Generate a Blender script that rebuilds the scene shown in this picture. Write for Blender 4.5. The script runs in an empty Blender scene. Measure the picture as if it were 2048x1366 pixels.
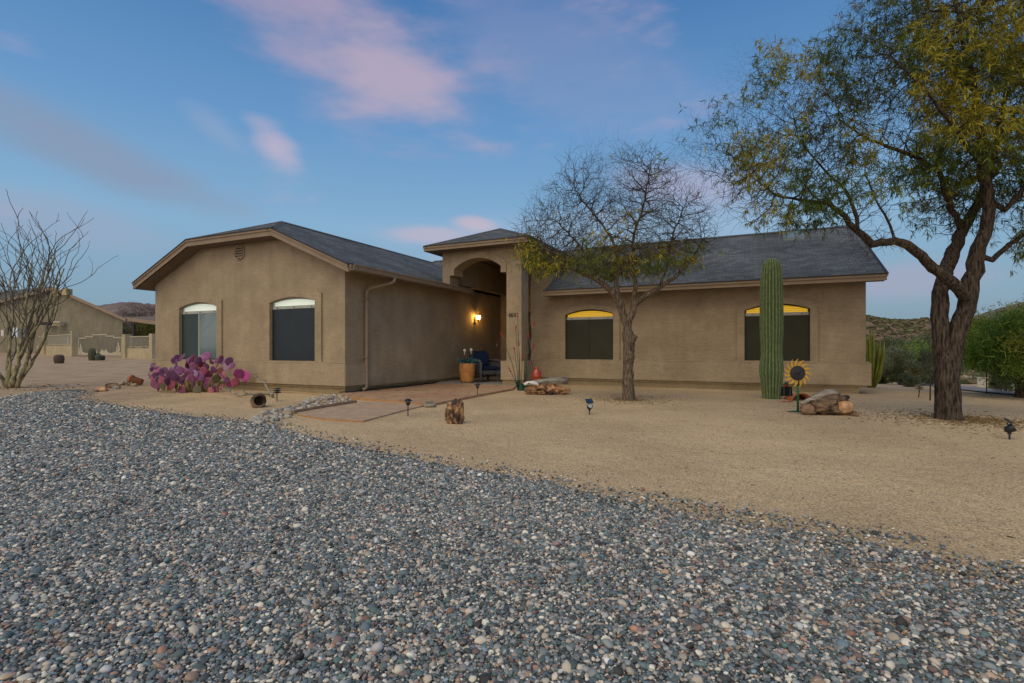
import bpy, bmesh, math, random
import numpy as np
from mathutils import Vector, Matrix, noise
from mathutils.geometry import tessellate_polygon
R = math.radians
random.seed(7); rng = np.random.default_rng(11)
scene = bpy.context.scene
COL = scene.collection

# ------------------------------------------------------------------ camera
H = 1.05                                   # tripod height
cd = bpy.data.cameras.new("camera"); cam = bpy.data.objects.new("camera", cd); COL.objects.link(cam)
cam.location = (0, 0, H); cam.rotation_euler = (R(90), 0, 0)
cd.lens = 18.0; cd.sensor_width = 36.0; cd.shift_y = 14/2048; cd.clip_start = 0.05; cd.clip_end = 9000
scene.camera = cam

# ------------------------------------------------------------------ world: dusk sky with pink clouds
scene.view_settings.view_transform = 'Standard'; scene.view_settings.look = 'None'
scene.view_settings.exposure = 0.22; scene.view_settings.gamma = 1.0
SUN_AZ = 208.0                             # degrees clockwise from +Y : behind and left of the camera
SUN_EL = 3.0
w = bpy.data.worlds.new("World"); scene.world = w; w.use_nodes = True
nt = w.node_tree; N = nt.nodes; L = nt.links
for n in list(N): N.remove(n)
def wn(t, **k):
    n = N.new(t)
    for a, b in k.items(): setattr(n, a, b)
    return n
def wmath(op, a, b=None, c=None, clamp=False):
    n = wn('ShaderNodeMath', operation=op, use_clamp=clamp)
    for i, v in enumerate((a, b, c)):
        if v is None: continue
        if isinstance(v, (int, float)): n.inputs[i].default_value = v
        else: L.new(v, n.inputs[i])
    return n.outputs[0]
def wmix(f, a, b, blend='MIX'):
    n = wn('ShaderNodeMix', data_type='RGBA', blend_type=blend)
    for s, v in ((0, f), (6, a), (7, b)):
        if isinstance(v, (int, float)): n.inputs[s].default_value = v
        elif isinstance(v, tuple): n.inputs[s].default_value = (*v, 1)
        else: L.new(v, n.inputs[s])
    return n.outputs[2]
tc = wn('ShaderNodeTexCoord'); sep = wn('ShaderNodeSeparateXYZ'); L.new(tc.outputs['Generated'], sep.inputs[0])
el = wmath('ARCSINE', sep.outputs[2]); az = wmath('ARCTAN2', sep.outputs[0], sep.outputs[1])
sky = wn('ShaderNodeTexSky', sky_type='NISHITA', sun_disc=False)
sky.sun_elevation = R(SUN_EL); sky.sun_rotation = R(SUN_AZ); sky.altitude = 600; sky.air_density = 1.3; sky.dust_density = 1.2; sky.ozone_density = 2.5
skyc = wmix(1.0, sky.outputs[0], (0.115, 0.115, 0.115), 'MULTIPLY')
ramp = wn('ShaderNodeValToRGB'); L.new(wmath('MULTIPLY', el, 1/1.5708), ramp.inputs[0])
cr = ramp.color_ramp; cr.elements[0].position = 0.0; cr.elements[0].color = (0.185, 0.27, 0.36, 1)
cr.elements[1].position = 1.0; cr.elements[1].color = (0.03, 0.09, 0.26, 1)
for p, c in ((0.05, (0.225, 0.355, 0.47)), (0.14, (0.225, 0.405, 0.60)), (0.25, (0.13, 0.295, 0.55)), (0.38, (0.06, 0.18, 0.42)), (0.6, (0.035, 0.12, 0.33))):
    e = cr.elements.new(p); e.color = (*c, 1)
base = wmix(0.86, skyc, ramp.outputs[0])
# afterglow of the sun that has just set, low behind the camera
gd = wmath('COSINE', wmath('SUBTRACT', az, R(SUN_AZ)))
gl = wmath('POWER', wmath('MAXIMUM', gd, 0.0), 1.6)
ge = wmath('POWER', 2.718, wmath('MULTIPLY', wmath('ABSOLUTE', wmath('SUBTRACT', el, 0.12)), -2.6))
glow = wmath('MULTIPLY', gl, ge)
base = wmix(1.0, base, wmix(glow, (0, 0, 0), (1.35, 0.95, 0.58)), 'ADD')
nz = wn('ShaderNodeTexNoise'); nz.inputs['Scale'].default_value = 3.2; nz.inputs['Detail'].default_value = 7; nz.inputs['Roughness'].default_value = .55
mp = wn('ShaderNodeMapping'); mp.inputs['Scale'].default_value = (1.0, 1.0, 3.0); mp.inputs['Rotation'].default_value = (0, R(18), 0)
L.new(tc.outputs['Generated'], mp.inputs[0]); L.new(mp.outputs[0], nz.inputs[0])
def cloud(px, py, wx, wy, rot, soft, col, amt, cur):
    a0 = math.atan((px-1024)/1024); e0 = math.atan((697-py)/1024*math.cos(a0))
    dx = wmath('SUBTRACT', az, a0); dy = wmath('SUBTRACT', el, e0)
    c, s = math.cos(R(rot)), math.sin(R(rot))
    u = wmath('ADD', wmath('MULTIPLY', dx, c), wmath('MULTIPLY', dy, s)); v = wmath('SUBTRACT', wmath('MULTIPLY', dy, c), wmath('MULTIPLY', dx, s))
    d = wmath('ADD', wmath('POWER', wmath('ABSOLUTE', wmath('DIVIDE', u, wx)), 2.0), wmath('POWER', wmath('ABSOLUTE', wmath('DIVIDE', v, wy)), 2.0))
    m = wmath('POWER', 2.718, wmath('MULTIPLY', d, -1.0))
    k = wmath('MULTIPLY_ADD', wmath('SUBTRACT', nz.outputs[0], 0.5), soft, m)
    mr = wn('ShaderNodeMapRange', interpolation_type='SMOOTHSTEP'); L.new(k, mr.inputs[0]); mr.inputs[1].default_value = .22; mr.inputs[2].default_value = .95
    f = wmath('MULTIPLY', mr.outputs[0], amt)
    return wmix(f, cur, col)
pink = (0.52, 0.36, 0.42); grey = (0.22, 0.27, 0.38); lpink = (0.62, 0.40, 0.44)
base = cloud(620, 10, .36, .15, -22, 2.4, pink, .50, base)
base = cloud(770, 130, .17, .085, -28, 2.4, (0.46, .37, .46), .42, base)
base = cloud(548, 284, .066, .036, -32, 1.6, (0.58, 0.43, 0.50), .62, base)
base = cloud(430, 255, .07, .03, -25, 1.4, (0.34, 0.37, 0.50), .3, base)
base = cloud(1080, 110, .30, .10, -20, 2.0, (0.30, 0.31, 0.47), .28, base)
base = cloud(130, 280, .26, .05, -16, 1.0, grey, .75, base)
base = cloud(60, 430, .20, .04, -5, 1.2, (0.31, 0.33, 0.44), .4, base)
base = cloud(950, 448, .055, .018, -8, .8, (0.62, 0.42, 0.46), .6, base)
base = cloud(860, 470, .10, .02, 0, .8, lpink, .45, base)
base = cloud(1370, 370, .16, .045, -10, .9, (0.44, 0.37, 0.47), .5, base)
base = cloud(1830, 560, .12, .035, 0, .9, (0.34, 0.33, 0.44), .6, base)
base = cloud(1200, 470, .5, .05, 0, 1.2, (0.36, 0.42, 0.54), .3, base)
bg = wn('ShaderNodeBackground'); L.new(base, bg.inputs[0]); bg.inputs[1].default_value = 1.0
wo = wn('ShaderNodeOutputWorld'); L.new(bg.outputs[0], wo.inputs[0])

sd = bpy.data.lights.new("sun", 'SUN'); sun = bpy.data.objects.new("sun", sd); COL.objects.link(sun)
sd.energy = 1.5; sd.angle = R(60); sd.color = (1.0, 0.83, 0.52)
sa = R(SUN_AZ); se = R(58)
sun.rotation_euler = Vector((-math.sin(sa)*math.cos(se), -math.cos(sa)*math.cos(se), -math.sin(se))).to_track_quat('-Z', 'Y').to_euler()

# ------------------------------------------------------------------ survey helpers
def sst(a, b, x):
    t = np.clip((x-a)/(b-a), 0, 1); return t*t*(3-2*t)
def terrain(x, y):
    x = np.asarray(x, float); y = np.asarray(y, float)
    wl = sst(-3, -11, x); wr = sst(7, 11, x-0.05*y)
    left = 0.0195*np.clip(y-20, 0, 60) + 0.03*np.clip(y-80, 0, 400)
    dr = -0.045*np.clip(y-12.5+0.25*(x-9), 0, 38) - 0.02*np.clip(y-50, 0, 60)
    hill = np.maximum(0, (y-150))*0.035
    z = wl*left + wr*(dr+hill)
    return z
def at(px, py, z=None):
    """ground point seen at a photo coordinate (survey measurement)"""
    k = (px-1024)/1024; m = (py-697)/1024
    if z is not None:
        Y = (H-z)/m; return Vector((k*Y, Y, z))
    Y = 1.0; step = .02
    while Y < 2000:
        if H-m*Y <= float(terrain(k*Y, Y)): break
        Y += step; step = max(.02, Y*.002)
    return Vector((k*Y, Y, float(terrain(k*Y, Y))))
def pt(px, py, Y): return Vector(((px-1024)/1024*Y, Y, H-(py-697)/1024*Y))

# ------------------------------------------------------------------ materials
MATS = {}
def mat(name, col, rough=.8, col2=None, nscale=6.0, bump=0.0, bscale=40.0, metal=0.0, spec=.3, detail=6, stretch=None, contrast=(.35, .65), emit=None, estr=0, coat=0):
    if name in MATS: return MATS[name]
    m = bpy.data.materials.new(name); m.use_nodes = True; MATS[name] = m
    t = m.node_tree; b = t.nodes['Principled BSDF']
    b.inputs['Roughness'].default_value = rough; b.inputs['Metallic'].default_value = metal
    b.inputs['Specular IOR Level'].default_value = spec; b.inputs['Base Color'].default_value = (*col, 1)
    b.inputs['Coat Weight'].default_value = coat
    tcn = t.nodes.new('ShaderNodeTexCoord'); mp = t.nodes.new('ShaderNodeMapping'); t.links.new(tcn.outputs['Object'], mp.inputs[0])
    if stretch: mp.inputs['Scale'].default_value = stretch
    if col2:
        n = t.nodes.new('ShaderNodeTexNoise'); n.inputs['Scale'].default_value = nscale; n.inputs['Detail'].default_value = detail; n.inputs['Roughness'].default_value = .6
        t.links.new(mp.outputs[0], n.inputs[0])
        r = t.nodes.new('ShaderNodeValToRGB'); r.color_ramp.elements[0].position = contrast[0]; r.color_ramp.elements[1].position = contrast[1]
        r.color_ramp.elements[0].color = (*col, 1); r.color_ramp.elements[1].color = (*col2, 1)
        t.links.new(n.outputs[0], r.inputs[0]); t.links.new(r.outputs[0], b.inputs['Base Color'])
    if bump:
        n2 = t.nodes.new('ShaderNodeTexNoise'); n2.inputs['Scale'].default_value = bscale; n2.inputs['Detail'].default_value = 4
        t.links.new(mp.outputs[0], n2.inputs[0]); bp = t.nodes.new('ShaderNodeBump'); bp.inputs['Strength'].default_value = min(bump, 1); bp.inputs['Distance'].default_value = .02
        t.links.new(n2.outputs[0], bp.inputs['Height']); t.links.new(bp.outputs[0], b.inputs['Normal'])
    if emit:
        b.inputs['Emission Color'].default_value = (*emit, 1); b.inputs['Emission Strength'].default_value = estr
    return m
def stucco(name, c1, c2):
    m = mat(name, c1, .92, c2, 1.6, 0, spec=.15, detail=9, contrast=(.3, .72))
    t = m.node_tree; b = t.nodes['Principled BSDF']; tcn = [n for n in t.nodes if n.type == 'TEX_COORD'][0]
    r = [n for n in t.nodes if n.type == 'VALTORGB'][0]
    mp = t.nodes.new('ShaderNodeMapping'); mp.inputs['Scale'].default_value = (14, 14, 40); t.links.new(tcn.outputs['Object'], mp.inputs[0])
    n = t.nodes.new('ShaderNodeTexNoise'); n.inputs['Scale'].default_value = 1.0; n.inputs['Detail'].default_value = 5; t.links.new(mp.outputs[0], n.inputs[0])
    mp2 = t.nodes.new('ShaderNodeMapping'); mp2.inputs['Scale'].default_value = (5, 5, .8); t.links.new(tcn.outputs['Object'], mp2.inputs[0])
    n2 = t.nodes.new('ShaderNodeTexNoise'); n2.inputs['Scale'].default_value = 1.0; n2.inputs['Detail'].default_value = 4; t.links.new(mp2.outputs[0], n2.inputs[0])
    def ov(fac, a, noise_out, lo, hi):
        mr = t.nodes.new('ShaderNodeMapRange'); t.links.new(noise_out, mr.inputs[0]); mr.inputs[1].default_value = .3; mr.inputs[2].default_value = .7; mr.inputs[3].default_value = lo; mr.inputs[4].default_value = hi
        mx = t.nodes.new('ShaderNodeVectorMath'); mx.operation = 'SCALE'; t.links.new(a, mx.inputs[0]); t.links.new(mr.outputs[0], mx.inputs['Scale']); return mx.outputs[0]
    c = ov(1, r.outputs[0], n.outputs[0], .88, 1.12); c = ov(1, c, n2.outputs[0], .94, 1.06)
    n4 = t.nodes.new('ShaderNodeTexNoise'); n4.inputs['Scale'].default_value = .8; n4.inputs['Detail'].default_value = 10; n4.inputs['Roughness'].default_value = .7; t.links.new(tcn.outputs['Object'], n4.inputs[0]); c = ov(1, c, n4.outputs[0], .90, 1.10)
    mp5 = t.nodes.new('ShaderNodeMapping'); mp5.inputs['Scale'].default_value = (3.2, 3.2, 34); t.links.new(tcn.outputs['Object'], mp5.inputs[0]); n6 = t.nodes.new('ShaderNodeTexNoise'); n6.inputs['Scale'].default_value = 1; n6.inputs['Detail'].default_value = 6; t.links.new(mp5.outputs[0], n6.inputs[0]); c = ov(1, c, n6.outputs[0], .93, 1.07)
    t.links.new(c, b.inputs['Base Color'])
    bp = t.nodes.new('ShaderNodeBump'); bp.inputs['Strength'].default_value = .5; bp.inputs['Distance'].default_value = .012
    t.links.new(n.outputs[0], bp.inputs['Height']); t.links.new(bp.outputs[0], b.inputs['Normal'])
    return m
M_ST = stucco('stucco', (.300, .240, .162), (.372, .302, .208))
M_STB = stucco('stucco_band', (.315, .256, .175), (.385, .315, .22))
M_FND = stucco('foundation_paint', (.27, .215, .125), (.33, .265, .165))
M_FAS = mat('fascia_paint', (.235, .178, .122), .6, (.28, .212, .148), 4, .1, 60)
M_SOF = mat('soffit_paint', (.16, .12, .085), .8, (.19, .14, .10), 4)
M_DRIP = mat('drip_edge', (.035, .028, .026), .5)
M_GUT = mat('gutter_paint', (.25, .19, .13), .5, (.29, .22, .155), 5)
M_FRAME = mat('window_frame_vinyl', (.34, .36, .33), .45, (.42, .44, .40), 9)
M_DARK = mat('dark_bronze', (.02, .022, .02), .45)
def roofmat():
    m = bpy.data.materials.new('asphalt_shingles'); m.use_nodes = True; t = m.node_tree; b = t.nodes['Principled BSDF']
    b.inputs['Roughness'].default_value = .9; b.inputs['Specular IOR Level'].default_value = .2
    uv = t.nodes.new('ShaderNodeUVMap'); br = t.nodes.new('ShaderNodeTexBrick')
    t.links.new(uv.outputs[0], br.inputs[0]); br.inputs['Scale'].default_value = 1.0
    br.inputs['Brick Width'].default_value = .21; br.inputs['Row Height'].default_value = .13; br.inputs['Mortar Size'].default_value = .006
    br.inputs['Mortar Smooth'].default_value = .3; br.offset = .37; br.inputs['Bias'].default_value = -.1
    br.inputs['Color1'].default_value = (.070, .082, .094, 1); br.inputs['Color2'].default_value = (.120, .132, .144, 1); br.inputs['Mortar'].default_value = (.045, .05, .055, 1)
    n = t.nodes.new('ShaderNodeTexNoise'); n.inputs['Scale'].default_value = 70; n.inputs['Detail'].default_value = 3; t.links.new(uv.outputs[0], n.inputs[0])
    n3 = t.nodes.new('ShaderNodeTexNoise'); n3.inputs['Scale'].default_value = .7; n3.inputs['Detail'].default_value = 4; t.links.new(uv.outputs[0], n3.inputs[0])
    ad = t.nodes.new('ShaderNodeMath'); ad.operation = 'ADD'; t.links.new(n.outputs[0], ad.inputs[0]); t.links.new(n3.outputs[0], ad.inputs[1])
    mr = t.nodes.new('ShaderNodeMapRange'); t.links.new(ad.outputs[0], mr.inputs[0]); mr.inputs[1].default_value = .7; mr.inputs[2].default_value = 1.3; mr.inputs[3].default_value = .55; mr.inputs[4].default_value = 1.5
    sc = t.nodes.new('ShaderNodeVectorMath'); sc.operation = 'SCALE'; t.links.new(br.outputs[0], sc.inputs[0]); t.links.new(mr.outputs[0], sc.inputs['Scale'])
    t.links.new(sc.outputs[0], b.inputs['Base Color'])
    # saw-tooth height: each course laps the one below
    sp = t.nodes.new('ShaderNodeSeparateXYZ'); t.links.new(uv.outputs[0], sp.inputs[0])
    dv = t.nodes.new('ShaderNodeMath'); dv.operation = 'DIVIDE'; t.links.new(sp.outputs[1], dv.inputs[0]); dv.inputs[1].default_value = .13
    fr = t.nodes.new('ShaderNodeMath'); fr.operation = 'FRACT'; t.links.new(dv.outputs[0], fr.inputs[0])
    om = t.nodes.new('ShaderNodeMath'); om.operation = 'SUBTRACT'; om.inputs[0].default_value = 1; t.links.new(fr.outputs[0], om.inputs[1])
    a2 = t.nodes.new('ShaderNodeMath'); a2.operation = 'MULTIPLY_ADD'; t.links.new(br.outputs['Fac'], a2.inputs[0]); a2.inputs[1].default_value = -.6; t.links.new(om.outputs[0], a2.inputs[2])
    a3 = t.nodes.new('ShaderNodeMath'); a3.operation = 'MULTIPLY_ADD'; t.links.new(n.outputs[0], a3.inputs[0]); a3.inputs[1].default_value = .35; t.links.new(a2.outputs[0], a3.inputs[2])
    bp = t.nodes.new('ShaderNodeBump'); bp.inputs['Strength'].default_value = .8; bp.inputs['Distance'].default_value = .014; t.links.new(a3.outputs[0], bp.inputs['Height']); t.links.new(bp.outputs[0], b.inputs['Normal'])
    return m
M_ROOF = roofmat()

# ------------------------------------------------------------------ mesh helpers
class MB:
    def __init__(s): s.v = []; s.f = []; s.uv = None
    def add(s, vs, fs):
        o = len(s.v); s.v += [tuple(p) for p in vs]; s.f += [tuple(i+o for i in f) for f in fs]; return s
    def box(s, x0, x1, y0, y1, z0, z1, M=None):
        p = [Vector(q) for q in ((x0, y0, z0), (x1, y0, z0), (x1, y1, z0), (x0, y1, z0), (x0, y0, z1), (x1, y0, z1), (x1, y1, z1), (x0, y1, z1))]
        if M: p = [M @ q for q in p]
        return s.add(p, [(0, 3, 2, 1), (4, 5, 6, 7), (0, 1, 5, 4), (1, 2, 6, 5), (2, 3, 7, 6), (3, 0, 4, 7)])
    def tube(s, path, rad, n=8, cap=True, flat=1.0):
        path = [Vector(p) for p in path]
        if isinstance(rad, (int, float)): rad = [rad]*len(path)
        o = len(s.v); up = Vector((0, 0, 1)); prev = None
        for i, p in enumerate(path):
            d = (path[min(i+1, len(path)-1)]-path[max(i-1, 0)]).normalized()
            if prev is None:
                a = d.cross(up if abs(d.z) < .95 else Vector((1, 0, 0))).normalized()
            else:
                a = (prev-d*prev.dot(d));
                a = a.normalized() if a.length > 1e-6 else d.orthogonal().normalized()
            prev = a; b = d.cross(a)
            for k in range(n):
                t = 2*math.pi*k/n; s.v.append(tuple(p+a*math.cos(t)*rad[i]+b*math.sin(t)*rad[i]*flat))
        for i in range(len(path)-1):
            for k in range(n):
                s.f.append((o+i*n+k, o+i*n+(k+1) % n, o+(i+1)*n+(k+1) % n, o+(i+1)*n+k))
        if cap:
            s.f.append(tuple(o+k for k in range(n))[::-1]); s.f.append(tuple(o+(len(path)-1)*n+k for k in range(n)))
        return s
    def lathe(s, prof, n=20, c=(0, 0, 0), cap=True):
        o = len(s.v)
        for r, z in prof:
            for k in range(n):
                t = 2*math.pi*k/n; s.v.append((c[0]+r*math.cos(t), c[1]+r*math.sin(t), c[2]+z))
        for i in range(len(prof)-1):
            for k in range(n): s.f.append((o+i*n+k, o+i*n+(k+1) % n, o+(i+1)*n+(k+1) % n, o+(i+1)*n+k))
        if cap:
            s.f.append(tuple(o+k for k in range(n))[::-1]); s.f.append(tuple(o+(len(prof)-1)*n+k for k in range(n)))
        return s
    def build(s, name, m, parent=None, smooth=False, loc=None, bevel=0):
        me = bpy.data.meshes.new(name); me.from_pydata(s.v, [], s.f); me.update()
        if bevel:
            bm = bmesh.new(); bm.from_mesh(me)
            es = [e for e in bm.edges if len(e.link_faces) == 2 and e.calc_face_angle(0) > .6]
            bmesh.ops.bevel(bm, geom=es, offset=bevel, segments=2, affect='EDGES', clamp_overlap=True); bm.to_mesh(me); bm.free()
        me.materials.append(m)
        if smooth: me.shade_smooth()
        o = bpy.data.objects.new(name, me); COL.objects.link(o)
        if parent: o.parent = parent
        if loc is not None: o.location = loc
        return o
def tag(o, label=None, cat=None, group=None, kind=None):
    if label: o['label'] = label
    if cat: o['category'] = cat
    if group: o['group'] = group
    if kind: o['kind'] = kind
    return o
def thing(name, label, cat, loc=(0, 0, 0), rz=0, group=None):
    o = bpy.data.objects.new(name, None); COL.objects.link(o); o.location = loc; o.rotation_euler = (0, 0, rz); o.empty_display_size = .1
    return tag(o, label, cat, group)
def plate(outline, holes, o, ax, ay, n, th):
    """solid plate: 2-D outline with holes, in plane o + a*ax + b*ay, thickness th along n"""
    mb = MB(); loops = [outline]+holes
    P = [[Vector((a, b, 0)) for a, b in lp] for lp in loops]; tris = tessellate_polygon(P)
    flat = [p for lp in P for p in lp]; N_ = len(flat)
    o = Vector(o); ax = Vector(ax); ay = Vector(ay); n = Vector(n)
    w = [o+ax*p.x+ay*p.y for p in flat]
    vs = w+[p+n*th for p in w]
    fl = ax.cross(ay).dot(n) > 0
    fs = []
    for t in tris:
        a, b, c = t
        s = (flat[b]-flat[a]).cross(flat[c]-flat[a]).z
        if abs(s) < 1e-10: continue
        if (s > 0) == fl: fs.append((a, c, b)); fs.append((a+N_, b+N_, c+N_))
        else: fs.append((a, b, c)); fs.append((a+N_, c+N_, b+N_))
    k = 0
    for lp in P:
        m = len(lp)
        for i in range(m): fs.append((k+i, k+(i+1) % m, k+(i+1) % m+N_, k+i+N_))
        k += m
    mb.add(vs, fs)
    return mb
def fixn(o):
    bm = bmesh.new(); bm.from_mesh(o.data); bmesh.ops.recalc_face_normals(bm, faces=bm.faces); bm.to_mesh(o.data); bm.free(); return o
def arch(a0, a1, z0, zs, za, n=14):
    """window opening outline: flat bottom, segmental arch top"""
    w_ = (a1-a0)/2; h = za-zs; r = (w_*w_+h*h)/(2*h); cx = (a0+a1)/2; cz = za-r; t0 = math.asin(w_/r)
    pts = [(a0, z0), (a1, z0)]
    for i in range(n+1):
        t = t0-2*t0*i/n; pts.append((cx+r*math.sin(t), cz+r*math.cos(t)))
    return pts
def slab(poly, th, name, m, parent, eave):
    """roof plane slab with UVs in metres: u along the eave, v up the slope"""
    P = [Vector(p) for p in poly]; nrm = (P[1]-P[0]).cross(P[2]-P[0]).normalized()
    if nrm.z < 0: P = P[::-1]; nrm = -nrm
    k = len(P); vs = P+[p-Vector((0, 0, th)) for p in P]
    fs = [tuple(range(k)), tuple(range(2*k-1, k-1, -1))]+[(i, i+k, (i+1) % k+k, (i+1) % k) for i in range(k)]
    me = bpy.data.meshes.new(name); me.from_pydata([tuple(v) for v in vs], [], fs); me.materials.append(m)
    uvl = me.uv_layers.new(name='UVMap'); e = Vector(eave).normalized(); up = nrm.cross(e)
    if up.z < 0: up = -up
    for lp in me.loops:
        v = me.vertices[lp.vertex_index].co; uvl.data[lp.index].uv = (v.dot(e), v.dot(up))
    o = bpy.data.objects.new(name, me); COL.objects.link(o); o.parent = parent; return o

# ------------------------------------------------------------------ main house (local axes: x = s along the fronts, y = t back from the gable, z up)
TH = math.atan(.421/.907); AX0, AY0 = -3.784, 11.6
def S(px, t=0.0):
    r = (px-1024)/1024; return (r*(AY0+.907*t)+3.784-.421*t)/(.907+.421*r)
def ZH(px, py, t=0.0): return H-(py-697)/1024*(AY0-.421*S(px, t)+.907*t)
def TS(px, s=0.0):                       # t of a photo column on a plane of constant s
    r = (px-1024)/1024; return (r*(AY0-.421*s)+3.784-.907*s)/(.421-.907*r)
house = thing('house', 'long tan stucco house with grey shingle roof, arched porch and lit windows', 'house', (AX0, AY0, 0), -TH)
T = 5.23; X3 = (1, 0, 0); Y3 = (0, 1, 0); Z3 = (0, 0, 1)
def hp(mb, name, m, parent=house, **k): return fixn(mb.build(name, m, parent, **k))
wins = []
def win(px0, px1, pyb, pys, pya, t):
    a0, a1 = S(px0, t), S(px1, t); pm = (px0+px1)/2
    return dict(a0=a0, a1=a1, z0=ZH(pm, pyb, t), zs=ZH(px0, pys, t), za=ZH(pm, pya, t), t=t)
W1 = win(361, 435.5, 720.5, 617, 604.5, 0); W2 = win(541.5, 632, 721.5, 606, 594, 0)
W1['z0'] = W2['z0'] = .755
W3 = win(1131, 1227, 720, 630, 618.5, T); W4 = win(1489, 1620, 721.5, 621, 607, T)
def holes(ws, g=0): return [arch(q['a0']-g, q['a1']+g, q['z0'], q['zs'], q['za']) for q in ws]
BT, BL = .71, .19
# left wing
hp(plate([(-7, BL-.01), (0, BL-.01), (0, 2.98), (-1.93, 3.80), (-4.97, 3.80), (-7, 2.95)], holes([W1, W2]), (0, 0, 0), X3, Z3, Y3, .2), 'wall', M_ST)
side = MB(); side.box(-.2, 0, .2, 8.0, BL-.01, 2.93); hp(side, 'wall', M_ST)
hp(MB().box(-7, -6.8, .2, 12.45, BL-.01, 2.95), 'wall', M_ST)
hp(MB().box(-6.8, 10.55, 12.25, 12.45, BL-.01, 2.9), 'wall', M_ST)
# right wing
hp(plate([(2.36, BL-.01), (10.75, BL-.01), (10.75, 2.78), (2.96, 2.78), (2.96, 3.86), (2.36, 3.86)], holes([W3, W4]), (0, T, 0), X3, Z3, Y3, .2), 'wall', M_ST)
hp(plate([(T+.2, BL-.01), (12.25, BL-.01), (12.25, 2.9), (8.84, 4.50), (T+.2, 2.84)], [], (10.55, 0, 0), Y3, Z3, X3, .2), 'wall', M_ST)
# porch interior
hp(MB().box(2.36, 2.56, T+.2, 8.0, BL-.01, 3.86), 'wall', M_ST)
hp(MB().box(0, 2.36, 8.0, 8.2, 0, 3.86), 'wall', M_ST)
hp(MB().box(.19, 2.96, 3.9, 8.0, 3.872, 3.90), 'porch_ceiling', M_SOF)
hp(MB().box(2.72, 2.92, T+.2, 8.0, 2.8, 3.86), 'wall', M_ST)
hp(MB().box(.2, .34, 4.226, 8.0, 2.97, 3.86), 'wall', M_ST)
d_ = hp(MB().box(.55, 1.75, 7.94, 8.0, .08, 2.35), 'door', mat('door_paint', (.07, .045, .03), .5, (.09, .06, .04), 5))
hp(MB().lathe([(.0, -.03), (.03, -.02), (.03, .02), (0, .03)], 10, (.68, 7.9, 1.05), False), 'handle', M_DARK, d_)
# portal: front wall with arch, brackets and pillar in one piece
PT = 3.75
ar = arch(.606, 2.10, 3.15, 3.33, 3.60, 18)[2:]     # arch from right spring to left spring
outl = [(2.265, 0), (2.714, 0), (2.714, 3.86), (.2, 3.86), (.2, 2.97), (.45, 2.88), (.45, 3.15), (.606, 3.15)]+ar[::-1]+[(2.10, 3.15), (2.265, 3.15)]
hp(plate(outl, [], (0, PT, 0), X3, Z3, Y3, .475), 'archway', M_ST)
ro = arch(.45, 2.265, 3.15, 3.46, 3.77, 18)[2:]; ri = arch(.606, 2.10, 3.15, 3.33, 3.60, 18)[2:]
hp(plate([(.606, 3.15)]+ri[::-1]+[(2.10, 3.15), (2.265, 3.15)]+ro+[(.45, 3.15)], [], (0, PT-.03, 0), X3, Z3, Y3, .03), 'arch_trim', M_ST)
hp(MB().box(2.14, 2.84, PT-.12, PT+.6, BL, BT), 'pillar_base', M_STB, bevel=.012)
hp(MB().box(2.18, 2.80, PT-.08, PT+.56, 0, BL), 'pillar_base', M_FND)
# bands and foundation
def band(mb, s0, s1, t0, t1): mb.box(s0, s1, t0, t1, BL, BT-.03); mb.box(s0+.012 if s0 < -6 else s0, s1-.012, t0+.012, t1, BT-.03, BT)
hp(plate([(-7.10, -.075), (.075, -.075), (.075, .70), (0.0, .70), (0.0, 0.0), (-7.0, 0.0), (-7.0, .70), (-7.10, .70)], [], (0, 0, BL), X3, Y3, Z3, BT-BL), 'wall_band', M_STB, bevel=.014)
hp(plate([(2.36, T-.07), (10.85, T-.07), (10.85, T+.9), (10.75, T+.9), (10.75, T), (2.36, T)], [], (0, 0, BL), X3, Y3, Z3, BT-BL), 'wall_band', M_STB, bevel=.014)
M_CAP_HILITE = stucco('band_cap', (.37, .30, .205), (.44, .36, .26))  # paler than the band: paints the highlight along its top edge
hp(plate([(-7.085, -.06), (.06, -.06), (.06, .70), (0.0, .70), (0.0, 0.0), (-7.0, 0.0), (-7.0, .70), (-7.085, .70)], [], (0, 0, BT), X3, Y3, Z3, .028), 'band_cap', M_CAP_HILITE, bevel=.012)
hp(plate([(2.36, T-.055), (10.83, T-.055), (10.83, T+.9), (10.75, T+.9), (10.75, T), (2.36, T)], [], (0, 0, BT), X3, Y3, Z3, .028), 'band_cap', M_CAP_HILITE, bevel=.012)
def lips(mb, s0, s1, t0, t1):
    mb.box(s0, s1, t0, t1, .150, .178)
l = MB(); lips(l, -7.03, .03, -.03, .2); lips(l, -.2, .03, .2, 7.9); lips(l, 2.40, 10.78, T-.03, T+.2); hp(l, 'weep_trim', M_FND)
f = MB(); f.box(-6.98, -.02, .02, .22, -.4, .2); f.box(-.22, -.02, .22, 8, -.4, .2); f.box(2.38, 10.62, T+.02, T+.2, -.4, .2); f.box(10.42, 10.62, T+.2, 12.3, -.4, .2); f.box(-6.98, -6.8, .22, 12.3, -.4, .2); hp(f, 'foundation', M_FND)
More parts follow.
